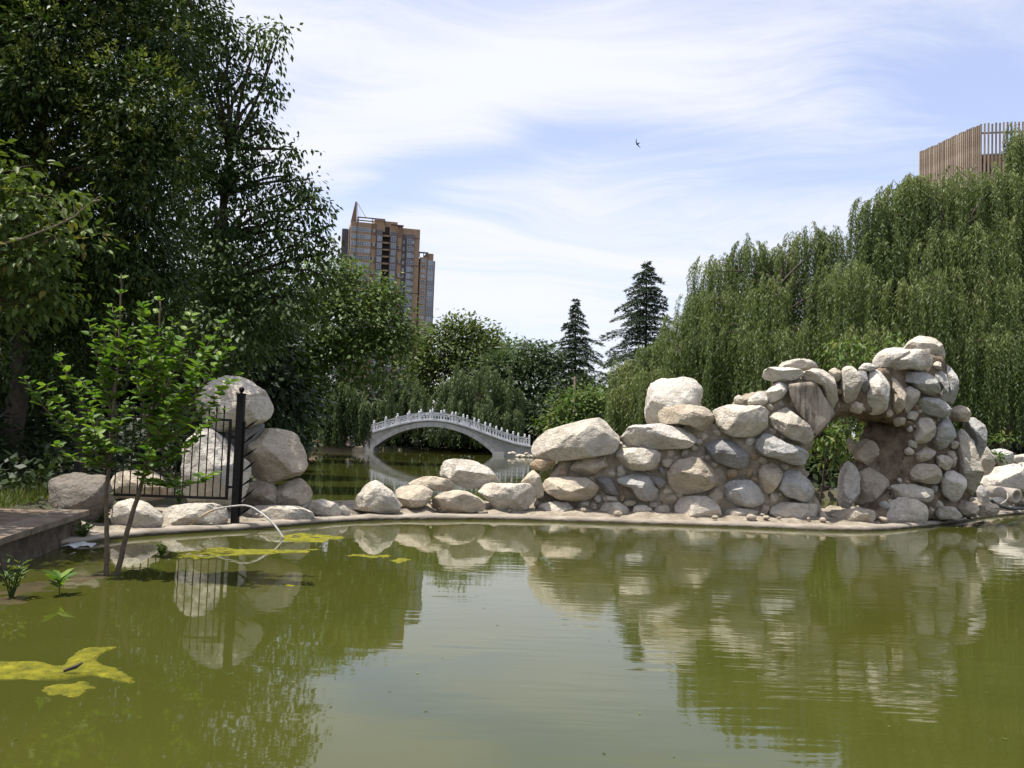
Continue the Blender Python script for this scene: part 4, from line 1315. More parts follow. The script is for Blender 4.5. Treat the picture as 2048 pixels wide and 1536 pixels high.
def build_far_shore():
    # quay and terrace left of the bridge
    a = P(596, 905, 64); b = P(700, 905, 64)
    m = MB(); m.box(a.x - 6, b.x + .2, 63.6, 72, -.5, .32); q = m.build('quay', M['terrace']); tag(q, 'stone paved quay beside the left end of the bridge', None, None, 'structure')
    m = MB(); m.box(a.x - 6, b.x + .3, 63.45, 63.95, .32, .42); tag(m.build('quay_edge', M['terrace']), 'pale coping along the quay edge', None, None, 'structure')
    p = P(628, 892, 66.5)
    root = empty('stone_bench', (p.x, 66.5, .32)); tag(root, 'long low tan stone bench on the quay left of the bridge', 'bench')
    m = MB(); m.box(-1.6, 1.6, -.25, .25, .3, .42); m.build('seat', M['terrace'], root)
    for x in (-1.3, 0, 1.3):
        m = MB(); m.box(x - .18, x + .18, -.2, .2, 0, .298); m.build('leg', M['grey_stone'], root)
    # timber pole
    p0 = P(1149, 800, 60); p1 = P(1150, 753, 60)
    z0 = ground_z(p0.x, 60)
    root = empty('timber_pole', (p0.x, 60, z0)); tag(root, 'thin weathered timber pole rising out of the bush below the cedar', 'pole')
    m = MB(); m.tube([(0, 0, 0), (p1.x - p0.x, 0, p1.z - z0)], [.09, .075], 8); m.build('shaft', M['timber'], root)
    m = MB(); zz = p1.z - z0 - .3; m.box(-.02, .18, -.05, .05, zz, zz + .08); m.box(-.02, .14, -.05, .05, zz - .35, zz - .27); m.build('bracket', M['timber'], root)
    # pale rubble at the right foot of the bridge
    rg = random.Random(4)
    for i in range(7):
        px = 1022 + i * 6 + rg.uniform(-2, 2); py = 909 + rg.uniform(-3, 4); r = rg.uniform(3, 6)
        poly = [(px + r * 1.4 * math.cos(k), py + r * .7 * math.sin(k)) for k in (0, .9, 1.8, 2.7, 3.6, 4.5, 5.4)]
        o = place_rock('shore_stone', poly, 66.5 - i * .15, 900 + i, rg.choice('wpb'))
        tag(o, ('leftmost', 'second from left', 'third from left', 'middle', 'third from right', 'second from right', 'rightmost')[i] + ' small pale stone on the shore at the right foot of the bridge', 'stone', 'stones at the bridge foot')


build_far_shore()


# ------------------------------------------------------------------ tower block
def build_tower():
    D = 378.0
    c = P(703, 437, D)
    rz = rad(-15)
    # local x along the facade, local -y towards us
    zg = 0.5
    root = empty('apartment_tower', (c.x, D, zg), -rz)
    tag(root, 'tall tan and slate apartment tower with roof spire above the trees', 'building')
    mpp = D / FPX
    top = P(703, 437, D).z - zg
    FL = 3.0
    NF = 20
    u = 29.6 / (905 - 215)     # metres per zoom pixel across the facade

    def X(zx): return (zx - 215) * u
    H = top - 1.2

    def block(name, x0, x1, y0, y1, z0, z1, mat):
        m = MB(); m.box(x0, x1, y0, y1, z0, z1)
        return m.build(name, M[mat], root)
    block('wall', X(215), X(415), 0, 11.5, 0, H, 'tan')
    block('wall', X(415) + .02, X(470), .35, 11.3, 0, H - .05, 'brown')
    block('wall', X(470) + .02, X(527), -.5, 11.2, 0, H - 2.6, 'slate')
    block('wall', X(527) + .02, X(605), 2.2, 11.1, 0, H - .1, 'recess')
    block('wall', X(605) + .02, X(672), -.4, 11.0, 0, H - 3.0, 'slate')
    block('wall', X(672) + .02, X(728), .3, 10.9, 0, H - .15, 'brown')
    block('wall', X(728) + .02, X(770), .8, 10.8, 0, H - 3.4, 'darkgrey')
    block('wall', X(770) + .02, X(848), -.3, 10.7, 0, H - 3.4, 'slate')
    block('wall', X(848) + .02, X(905), .2, 10.6, 0, H - 1.0, 'tan')
    block('wall', X(605), X(905) - .05, 1.0, 10.5, H - 3.6, H - .6, 'tan')
    block('wall', X(470), X(550), .2, 10.4, H - 3.2, H - .02, 'tan')
    block('side_wall', -.4, -.02, 2.2, 11.9, 0, H - 2.2, 'darkgrey')
    m = MB(); m.box(-3.0, -.42, 8.0, 11.8, 0, H - 1.6); m.build('side_wall', M['darkgrey'], root)
    # wing, further right and lower
    Hw = H - 12.6
    block('wing_wall', X(890) + .5, X(920), 2.4, 9.9, 0, Hw - 1, 'recess')
    block('wing_wall', X(920) + .02, X(990), 1.0, 9.8, 0, Hw, 'tan')
    block('wing_wall', X(990) + .02, X(1075), 1.3, 9.7, 0, Hw - 1.2, 'slate')
    block('wing_parapet', X(985), X(1060), 2.5, 9.4, Hw - 1.25, Hw + 2.2, 'tan')
    block('wing_frame', X(905), X(1000), 1.1, 1.5, Hw + 1.8, Hw + 2.4, 'maroon')
    for x in (X(908), X(950), X(995)):
        block('wing_frame', x, x + .3, 1.15, 1.45, Hw + .002, Hw + 1.798, 'maroon')
    # storey bands and slabs
    for k in range(1, NF + 1):
        z = H - 1.8 - k * FL
        block('balcony_slab', X(530), X(602), .3, 2.18, z - .35, z + .35, 'tan')
        if k % 2 == 0:
            block('facade_panel', X(420), X(468), .15, .34, z - .9, z + 2.6, 'tan')
            block('facade_panel', X(680), X(722), .1, .29, z - .9, z + 2.6, 'tan')
        if k % 4 == 1:
            block('band', X(848) + .1, X(905), .05, .19, z - .15, z + .15, 'maroon')
    # windows: one mesh per kind
    def win(w, h, nx, ny=1):
        m = MB()
        m.cur = 0; m.box(0, w, .03, .10, 0, h)
        m.cur = 1
        f = .09
        m.box(0, w, -.03, .028, 0, f); m.box(0, w, -.03, .028, h - f, h)
        for i in range(nx + 1):
            x = (w - f) * i / nx
            m.box(x, x + f, -.04, .027, f, h - f)
        for j in range(1, ny):
            m.box(f, w - f, -.035, .026, h * j / ny - .03, h * j / ny + .03)
        return m.mesh('window', [M['glass'], M['frame_white']])
    wr1 = win(X(268) - X(222), 1.75, 2, 2); wr2 = win(X(345) - X(280), 1.75, 3, 2); wr3 = win(X(412) - X(352), 1.75, 3, 2)
    ws = win(1.9, 2.1, 2, 2); wn = win(.75, 1.3, 1); wd = win(1.9, 1.3, 2); wg = win(2.6, 2.0, 3, 2)

    def put(me, x, y, z):
        o = link(bpy.data.objects.new('window', me), root); o.location = (x, y, z)
    for k in range(NF):
        z = H - 4.0 - k * FL
        put(wr1, X(222), -.12, z); put(wr2, X(280), -.12, z); put(wr3, X(352), -.12, z)
        put(wn, X(435), .22 if k % 2 else .02, z + .2)
        if k > 0:
            zs = z - .4
            put(ws, X(478), -.62, zs); put(ws, X(618), -.52, zs + .3)
            put(wn, X(695), .16 if k % 2 else -.02, zs + .4)
            put(wn, X(738), .68, zs); put(ws, X(778), -.42, zs - .2); put(wn, X(828), -.42, zs)
        if k >= 5:
            zw = Hw - 2.2 - (k - 5) * 2.25
            put(wd, X(932), .88, zw); put(wg, X(1000), 1.18, zw - .9)
    # downpipe
    block('downpipe', X(269), X(276), -.3, -.02, 0, H + 2.2, 'darkgrey')
    # roof: pergola and sail spire
    zf = H + 2.3
    block('pergola_beam', X(278), X(548), -.2, .4, zf - .4, zf, 'maroon')
    block('pergola_beam', X(278), X(548), 5.5, 6.0, zf - .4, zf, 'maroon')
    for x in (X(280), X(420), X(542)):
        block('pergola_post', x, x + .35, -.1, .3, H + .002, zf - .402, 'maroon')
    block('roof_house', X(445), X(548), 1.0, 7.5, H + .002, H + 2.0, 'tan')
    block('roof_house', X(552), X(680), 2.0, 8.5, H - .58, H + 1.9, 'tan')
    block('pergola_beam', X(608), X(735), -.3, .2, H - .3, H + .35, 'maroon')
    hs = P(712, 402, D).z - zg
    m = MB(); m.add([(-.2, .2, H), (2.2, .2, H), (2.0, .6, hs), (1.4, .6, hs), (-.2, 1.6, H), (2.2, 1.6, H), (2.0, 1.0, hs), (1.4, 1.0, hs)],
                    [(0, 1, 2, 3), (5, 4, 7, 6), (4, 0, 3, 7), (1, 5, 6, 2), (3, 2, 6, 7)])
    m.build('spire', M['brown'], root)
    m = MB(); m.tube([(2.2, .8, hs - .3), (X(360), .8, zf)], .16, 5); m.tube([(2.2, .8, hs - .3), (2.7, .8, H + .2)], .12, 5)
    for t in np.linspace(.1, .9, 7):
        a = Vector((2.2, .8, hs - .3)); b_ = Vector((X(330), .8, zf)); m.tube([a.lerp(Vector((2.7, .8, H + .2)), t), a.lerp(b_, t * .8)], .05, 4)
    m.build('spire_stay', M['frame_white'], root)


build_tower()


# ------------------------------------------------------------------ slatted building
def build_slat_building():
    A = P(1840, 305, 49.7); C = P(1962, 248, 45.0); E = P(2230, 236, 43.5)
    zt = C.z; zb = P(1962, 372, 45).z
    zg = ground_z(C.x, 46)
    root = empty('slatted_building', (C.x, C.y, zg))
    tag(root, 'polygonal building top wrapped in upright brown timber slats behind the willows', 'building')
    b = root.location
    A2, C2, E2 = [Vector((p.x, p.y, 0)) for p in (A, C, E)]

    def face(p, q, sp, w, dep, mat):
        d = (q - p); L = d.length; d.normalize(); nrm = Vector((-d.y, d.x, 0))
        n = int(L / sp)
        m = MB(); m.box(-w / 2, w / 2, -dep / 2, dep / 2, zb, zt)
        me = m.mesh('slat', M['slat'])
        me2 = None
        rg = random.Random(int(L * 100))
        for i in range(n + 1):
            o = bpy.data.objects.new('slat', me); link(o, root)
            pos = p + d * (sp * i)
            o.location = (pos.x - b.x, pos.y - b.y, -b.z + rg.uniform(-.03, .05)); o.rotation_euler = (0, 0, math.atan2(d.y, d.x))
        for z in (zt - .45, zt - 1.6, zb + .3):
            mm = MB(); a1 = p + nrm * .09; a2 = q + nrm * .09
            mm.tube([Vector((a1.x - b.x, a1.y - b.y, z - b.z)), Vector((a2.x - b.x, a2.y - b.y, z - b.z))], .05, 6)
            mm.build('rail', M['steel'], root)
    face(A2, C2, .145, .085, .05, 'slat')
    face(C2, E2, .175, .08, .05, 'slat')
    # inner terrace walls and beams, and the shaft under it
    def prism(name, pts, z0, z1, mat):
        m = MB(); n = len(pts)
        m.add([(x - b.x, y - b.y, z0 - b.z) for x, y in pts] + [(x - b.x, y - b.y, z1 - b.z) for x, y in pts],
              [tuple(range(n))[::-1], tuple(range(n, 2 * n))] + [(i, (i + 1) % n, n + (i + 1) % n, n + i) for i in range(n)])
        return m.build(name, M[mat], root)
    prism('parapet', [(A.x + .5, A.y - .1), (C.x + .45, C.y + .6), (E.x, E.y + .6), (E.x, A.y)], zb + .25, zt - 1.35, 'slat_box')
    prism('side_screen', [(A.x + .45, A.y - .3), (A.x + .5, C.y + 2.6), (A.x + .75, C.y + 2.4), (A.x + .75, A.y - .3)], zb + .2, zt - 1.9, 'slat_box')
    prism('shaft', [(A.x + 1.2, A.y), (C.x + 1.5, C.y + 1.6), (E.x, E.y + 1.6), (E.x, A.y)], zg, zb + .2, 'slat_box')
    for k in range(2):
        z = zb + .4 + k * .62
        m = MB(); m.box(C.x + .6 - b.x, E.x - b.x, C.y + .35 - b.y, C.y + .5 - b.y, z - b.z, z + .3 - b.z); m.build('beam', M['slat'], root)


build_slat_building()


# ------------------------------------------------------------------ vegetation
def G(px, Y, dz=0.0):
    x = (px - 1024) / FPX * Y
    return Vector((x, Y, ground_z(x, Y) + dz))


def build_trees():
    # big evergreen at the upper left
    broadleaf('evergreen_tree', 'large dark evergreen filling the upper left corner with yellowish flower sprays', 'tree', G(40, 17.5),
              [(150, 60, 190, 150), (40, 200, 170, 170, .5), (272, 225, 105, 95, -1.3), (290, 330, 100, 95, -1.1), (130, 360, 190, 180, .3), (230, 470, 140, 120, .2), (60, 540, 150, 150, .6),
               (-130, 100, 200, 200), (-140, 350, 200, 200), (330, 90, 70, 90, -.3), (60, -90, 250, 130), (250, 590, 120, 100, .8), (-80, -220, 250, 150), (190, -190, 180, 120), (90, 170, 70, 50, -1.6), (110, 90, 80, 60, -1.4), (60, 700, 170, 110, 1.2)],
              17, M['leaf_evergreen'], leaf=(.14, .05), cover=5.0, clump=(.44, 26), seed=11, trunk_r=.22, droop=.55,
              extra=(M['panicle'], .2, .75, lambda C: (C[:, 1] < 16.4)))
    # broad leaved tree behind it
    broadleaf('broadleaf_tree', 'tall tree with drooping oval leaves reaching right against the sky', 'tree', G(380, 24),
              [(350, 40, 90, 110), (400, 110, 70, 90), (340, 250, 90, 120), (420, 300, 72, 100), (430, 430, 92, 80), (440, 540, 110, 80), (420, 640, 140, 110), (540, 610, 105, 80), (340, -80, 110, 90),
               (455, 60, 35, 22), (480, 92, 40, 20), (520, 60, 24, 14), (556, 74, 30, 15), (540, 106, 34, 14), (500, 148, 40, 20), (552, 170, 30, 13), (470, 182, 40, 22), (522, 205, 34, 15), (490, 245, 40, 18), (538, 262, 28, 13), (500, 300, 45, 22), (548, 325, 38, 17),
               (480, 350, 50, 30), (572, 352, 26, 14), (604, 362, 28, 18), (618, 396, 32, 15), (560, 390, 50, 25), (642, 420, 28, 13), (600, 440, 45, 19), (648, 476, 30, 13), (590, 490, 60, 25), (530, 450, 60, 34), (664, 506, 24, 11), (620, 540, 50, 26), (590, 300, 22, 12)],
              23, M['leaf_broad'], leaf=(.165, .08), cover=3.1, clump=(.40, 20), seed=12, trunk_r=.2, droop=1.0)
    # near branch tips entering from the left
    broadleaf('overhanging_tree', 'near tree with yellow tipped leaves reaching in from the left edge', 'tree', Vector((-8.6, 11.6, .4)),
              [(10, 440, 95, 40), (95, 395, 80, 34), (60, 520, 95, 50), (130, 480, 60, 36), (10, 600, 90, 45), (-90, 480, 140, 110), (90, 585, 60, 30), (-150, 330, 150, 90), (30, 340, 40, 22), (-140, 640, 130, 90), (-330, 190, 180, 110, -1), (-460, 340, 200, 130, -1.5), (-250, 350, 120, 90, -.5), (-300, 60, 160, 90, 0)],  # last lobes, out of view, are added to shade the left bank
              11, M['leaf_near'], leaf=(.12, .06), cover=2.2, clump=(.28, 14), seed=13, trunk_r=.09, droop=.5, rich=True)
    # dead bare branch in front of the dark
    p0, p1 = P(0, 485, 10.6), P(200, 392, 10.8)
    root = empty('bare_branch', p0); tag(root, 'bare pale dead branch slanting across the dark at the left', 'branch')
    m = MB(); rg = random.Random(2)
    main = [P(-60, 505, 10.6), P(40, 478, 10.6), P(110, 452, 10.7), P(150, 432, 10.75), P(172, 412, 10.8), P(205, 388, 10.8)]
    m.tube([q - p0 for q in main], [.016, .014, .011, .009, .006, .003], 5); m.build('limb', M['deadwood'], root)
    for (a_, b_) in (((100, 456), (85, 410)), ((128, 442), (120, 402)), ((148, 434), (144, 398)), ((160, 424), (160, 400)), ((186, 402), (200, 398))):
        m = MB(); q0, q1 = P(*a_, 10.72), P(*b_, 10.7); m.tube([q0 - p0, q0.lerp(q1, .5) + Vector((.02, 0, 0)) - p0, q1 - p0], [.007, .005, .002], 4); m.build('twig', M['deadwood'], root)
    # middle distance trees on the left shore
    broadleaf('shore_tree', 'rounded bright green tree in front of the foot of the tower', 'tree', G(590, 45),
              [(640, 560, 60, 45), (720, 585, 62, 45), (770, 640, 52, 50), (690, 650, 85, 65), (610, 670, 85, 75), (740, 710, 75, 65), (805, 670, 26, 30), (560, 740, 95, 85), (575, 800, 70, 60), (760, 580, 28, 20), (690, 545, 30, 20)],
              44, M['leaf_mid'], leaf=(.24, .13), cover=4.2, clump=(.8, 24), seed=14, trunk_r=.25, droop=.6)
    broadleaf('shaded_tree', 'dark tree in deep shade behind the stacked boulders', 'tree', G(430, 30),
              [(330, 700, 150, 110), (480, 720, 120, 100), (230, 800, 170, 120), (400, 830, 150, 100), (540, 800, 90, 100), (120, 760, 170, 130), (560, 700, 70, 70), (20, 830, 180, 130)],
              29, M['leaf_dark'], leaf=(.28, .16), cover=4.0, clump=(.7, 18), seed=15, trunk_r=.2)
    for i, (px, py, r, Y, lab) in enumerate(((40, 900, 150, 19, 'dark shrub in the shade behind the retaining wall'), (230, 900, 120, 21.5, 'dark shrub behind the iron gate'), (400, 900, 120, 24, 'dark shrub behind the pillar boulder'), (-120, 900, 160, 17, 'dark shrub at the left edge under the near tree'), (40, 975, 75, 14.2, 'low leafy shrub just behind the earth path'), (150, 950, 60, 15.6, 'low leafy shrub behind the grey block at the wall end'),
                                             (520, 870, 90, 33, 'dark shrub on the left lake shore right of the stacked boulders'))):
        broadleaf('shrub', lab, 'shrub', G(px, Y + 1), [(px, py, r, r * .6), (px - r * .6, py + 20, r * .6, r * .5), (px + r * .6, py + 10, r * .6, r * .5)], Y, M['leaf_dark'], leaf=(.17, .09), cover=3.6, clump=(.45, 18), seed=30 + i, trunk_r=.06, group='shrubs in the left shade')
    for i, (lab, lb, Y) in enumerate((('tall background tree seen dark between the left trunks', [(150, 640, 200, 130), (330, 560, 170, 120), (40, 480, 180, 140), (200, 760, 220, 120), (400, 700, 150, 110)], 40),
                                      ('background tree filling the gap below the tall drooping tree', [(470, 600, 120, 110), (560, 680, 110, 100), (400, 740, 150, 110), (500, 790, 110, 90), (570, 740, 60, 60)], 52),
                                      ('background tree at the left edge behind the evergreen', [(-60, 620, 200, 150), (60, 750, 200, 130), (-100, 420, 180, 150)], 34))):
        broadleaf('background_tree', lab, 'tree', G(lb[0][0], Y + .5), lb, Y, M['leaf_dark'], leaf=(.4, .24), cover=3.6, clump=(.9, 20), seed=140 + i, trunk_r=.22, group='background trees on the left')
    # far trees behind the bridge
    broadleaf('plane_tree', 'rounded plane tree right of the tower above the bridge', 'tree', G(915, 91),
              [(935, 690, 52, 45), (900, 672, 42, 36), (965, 662, 26, 24), (870, 712, 45, 45), (960, 725, 55, 45), (842, 735, 38, 50), (925, 650, 28, 18), (905, 760, 90, 50), (985, 690, 20, 24), (830, 690, 22, 24)],
              90, M['leaf_plane'], leaf=(.42, .24), cover=4.6, clump=(1.3, 24), seed=16, trunk_r=.3, droop=.4)
    broadleaf('far_tree', 'pale yellow green tree top peeping out right of the plane tree', 'tree', G(1010, 97),
              [(1010, 700, 32, 22), (985, 690, 22, 16), (1030, 730, 50, 40)], 96, M['leaf_bush'], leaf=(.45, .25), cover=4.5, clump=(1.2, 20), seed=17, trunk_r=.25)
    broadleaf('pinnate_tree', 'grey green feathery tree between plane tree and slim cedar', 'tree', G(1060, 86),
              [(1040, 722, 48, 36), (1085, 712, 38, 28), (1000, 755, 48, 48), (1070, 765, 62, 50), (1110, 755, 30, 40), (1060, 815, 70, 45), (1055, 690, 20, 10)], 85, M['leaf_pinnate'], leaf=(.48, .2), cover=5.0, clump=(1.4, 24), seed=18, trunk_r=.28, flat=.35)
    dk = [('dark tree standing behind the left half of the bridge', [(760, 790, 60, 55), (700, 820, 60, 50), (800, 850, 60, 45), (650, 780, 60, 60)], 79), ('dark tree standing behind the right half of the bridge', [(1080, 850, 60, 55), (1030, 860, 50, 45), (960, 860, 60, 45), (1130, 840, 50, 50), (890, 850, 50, 45)], 81),
          ('dark tree behind the bush below the slim cedar', [(1180, 830, 60, 60), (1240, 830, 60, 60), (1150, 780, 40, 30), (1300, 800, 60, 60)], 74), ('dark tree behind the quay left of the bridge', [(600, 820, 60, 70), (560, 850, 60, 60), (520, 800, 60, 80), (640, 830, 50, 45)], 72)]
    for i, (lab, lb, Y) in enumerate(dk):
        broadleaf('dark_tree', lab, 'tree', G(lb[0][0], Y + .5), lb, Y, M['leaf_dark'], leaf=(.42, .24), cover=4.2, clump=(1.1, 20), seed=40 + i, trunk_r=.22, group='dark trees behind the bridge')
    for i, (px, lab) in enumerate(((780, 'low dark bush on the far bank under the left of the arch'), (850, 'low dark bush on the far bank under the middle of the arch'), (925, 'low dark bush on the far bank under the right of the arch'), (1000, 'low dark bush on the far bank behind the right abutment'))):
        broadleaf('shore_bush', lab, 'bush', G(px, 77.3), [(px, 893, 34, 12), (px - 24, 890, 24, 14), (px + 24, 888, 26, 16), (px, 875, 36, 14)], 76.6, M['leaf_dark'], leaf=(.3, .16), cover=4.5, clump=(.7, 18), seed=160 + i, trunk_r=.06, group='bushes under the arch')
    broadleaf('flowering_bush', 'bright green rounded bush with yellowish left side below the slim cedar', 'bush', G(1150, 56),
              [(1155, 815, 42, 34), (1125, 835, 28, 28), (1180, 800, 28, 24), (1150, 850, 50, 30), (1200, 830, 40, 40)], 55, M['leaf_bush'], leaf=(.26, .14), cover=4.5, clump=(.8, 20), seed=19, trunk_r=.08)
    # cedars
    cedar('slim_cedar', 'slim dark cedar with a drooping tip left of the larger cedar', G(1152, 86), P(1152, 597, 86), 6.4, 21, bend=.5,
          profile=lambda t: (.36 + .75 * (.74 - t) if t < .74 else .20 * ((1 - t) / .26) ** .8 + .015))
    cedar('large_cedar', 'tall open cedar with tiered branches left of the willows', G(1292, 75), P(1294, 520, 75), 8.6, 22, start=.18)
    cedar('hidden_cedar', 'cedar tip showing between the willow crowns below the slatted building', G(1725, 42), P(1738, 452, 42), 2.4, 23, start=.45)


def build_willows():
    g = 'weeping willows on the right shore'
    W = M['leaf_willow']
    willow('weeping_willow', 'weeping willow whose curtain hangs furthest left over the rockery', G(1360, 35),
           [(1262, 745, 34, 22), (1312, 705, 38, 24), (1355, 668, 38, 26), (1395, 622, 36, 26), (1310, 770, 60, 30, -1.5), (1380, 700, 60, 34, -1.5), (1245, 800, 30, 18, -1), (1440, 680, 60, 40, -2)],
           33.5, W, 51, length=(1.5, 4.2), sprays=30, per=8, step=.06, group=g)
    willow('weeping_willow', 'weeping willow with the scalloped crown left of the cedar tip', G(1560, 34),
           [(1425, 545, 45, 26), (1495, 510, 40, 28), (1545, 525, 36, 24), (1610, 490, 48, 30), (1655, 490, 38, 22), (1430, 610, 60, 36, -1), (1530, 600, 62, 40, -1.5), (1630, 590, 62, 40, -1.5), (1510, 690, 60, 36, -2.5), (1600, 690, 65, 36, -2.5)],
           33, W, 52, length=(1.8, 4.6), sprays=30, per=8, step=.06, group=g)
    willow('weeping_willow', 'largest weeping willow in front of the slatted building', G(1880, 32),
           [(1750, 425, 42, 26), (1800, 395, 36, 24), (1830, 370, 24, 16), (1770, 500, 60, 40, -.5), (1870, 400, 50, 34), (1930, 385, 50, 34), (1990, 375, 50, 34), (2060, 370, 55, 40), (1860, 500, 70, 50, -1.2), (1960, 490, 70, 50, -1.2), (2070, 480, 75, 50, -1),
            (2044, 285, 22, 26, .5), (1700, 560, 60, 40, -1), (1800, 600, 70, 44, -1.8), (1910, 600, 75, 46, -2), (2020, 600, 75, 46, -2), (1730, 690, 66, 36, -2.5), (2100, 600, 60, 46)],
           31, W, 53, length=(1.8, 4.4), sprays=30, per=8, step=.06, group=g)
    willow('weeping_willow', 'weeping willow hanging behind the right end of the rocks', G(2000, 29),
           [(1960, 690, 60, 30), (2040, 690, 65, 36), (2110, 690, 60, 36), (1900, 700, 50, 26, .8), (2130, 640, 40, 26)],
           28, W, 54, length=(1.2, 3.4), sprays=26, per=8, step=.06, group=g)
    # backing foliage on the right shore, seen dark through the curtains
    for i, (px, py, r, Y, lab) in enumerate(((1400, 790, 110, 39, 'dark shrub mass behind the left willow curtain'), (1560, 740, 130, 40, 'dark tree behind the scalloped willow'), (1720, 720, 140, 39, 'dark tree behind the arch'), (1880, 700, 150, 38, 'dark tree behind the largest willow'), (2050, 740, 150, 37, 'dark tree at the right edge behind the willows'), (1640, 900, 90, 33, 'dark shrub seen through the arch opening'), (1960, 880, 110, 33, 'dark shrub behind the right end of the rocks'), (1500, 880, 120, 36, 'dark shrub low behind the rockery'), (1270, 850, 70, 44, 'dark shrub left of the willow curtain'), (1650, 958, 60, 27.5, 'low dark shrub at the water line behind the arch opening'))):
        broadleaf('shade_tree', lab, 'tree', G(px, Y + .5), [(px, py, r, r * .8), (px - r * .5, py + r * .5, r * .6, r * .6), (px + r * .5, py + r * .5, r * .6, r * .6)], Y, M['leaf_dark'], leaf=(.3, .16), cover=3.6, clump=(.7, 18), seed=60 + i, trunk_r=.18, group='dark trees on the right shore')
    F = M['leaf_willow_far']
    kw = dict(leaf=(.28, .06), step=.11, out_k=.35)
    willow('weeping_willow', 'small weeping willow hiding the left end of the bridge', G(690, 66.5),
           [(695, 785, 26, 18), (675, 810, 24, 16), (722, 815, 18, 14), (660, 840, 20, 12), (700, 830, 30, 16)], 63, F, 55, length=(1.2, 3.0), sprays=16, per=13, zmin=.4, group='far willows', **kw)
    willow('weeping_willow', 'pair of broad willow domes right behind the bridge crown', G(960, 78),
           [(905, 775, 30, 22), (935, 765, 34, 24), (985, 765, 36, 26), (1015, 790, 26, 20), (900, 810, 34, 18, -1), (960, 815, 40, 20, -1), (1020, 830, 28, 16, -1)], 76, F, 56, length=(1.5, 4.2), sprays=18, per=14, zmin=.5, group='far willows', **kw)
    willow('weeping_willow', 'low willow behind the left half of the bridge', G(800, 79.5),
           [(800, 780, 34, 26), (825, 800, 30, 22), (775, 820, 34, 18), (840, 830, 30, 14)], 77, F, 57, length=(1.5, 3.6), sprays=16, per=13, zmin=.5, group='far willows', **kw)
    willow('weeping_willow', 'shaded willow strands hanging on the left lake shore', G(590, 52),
           [(580, 730, 40, 26), (612, 750, 24, 22), (545, 770, 36, 24), (592, 800, 30, 18)], 50, F, 58, length=(2, 4.2), sprays=14, per=13, zmin=.5, group='far willows', **kw)


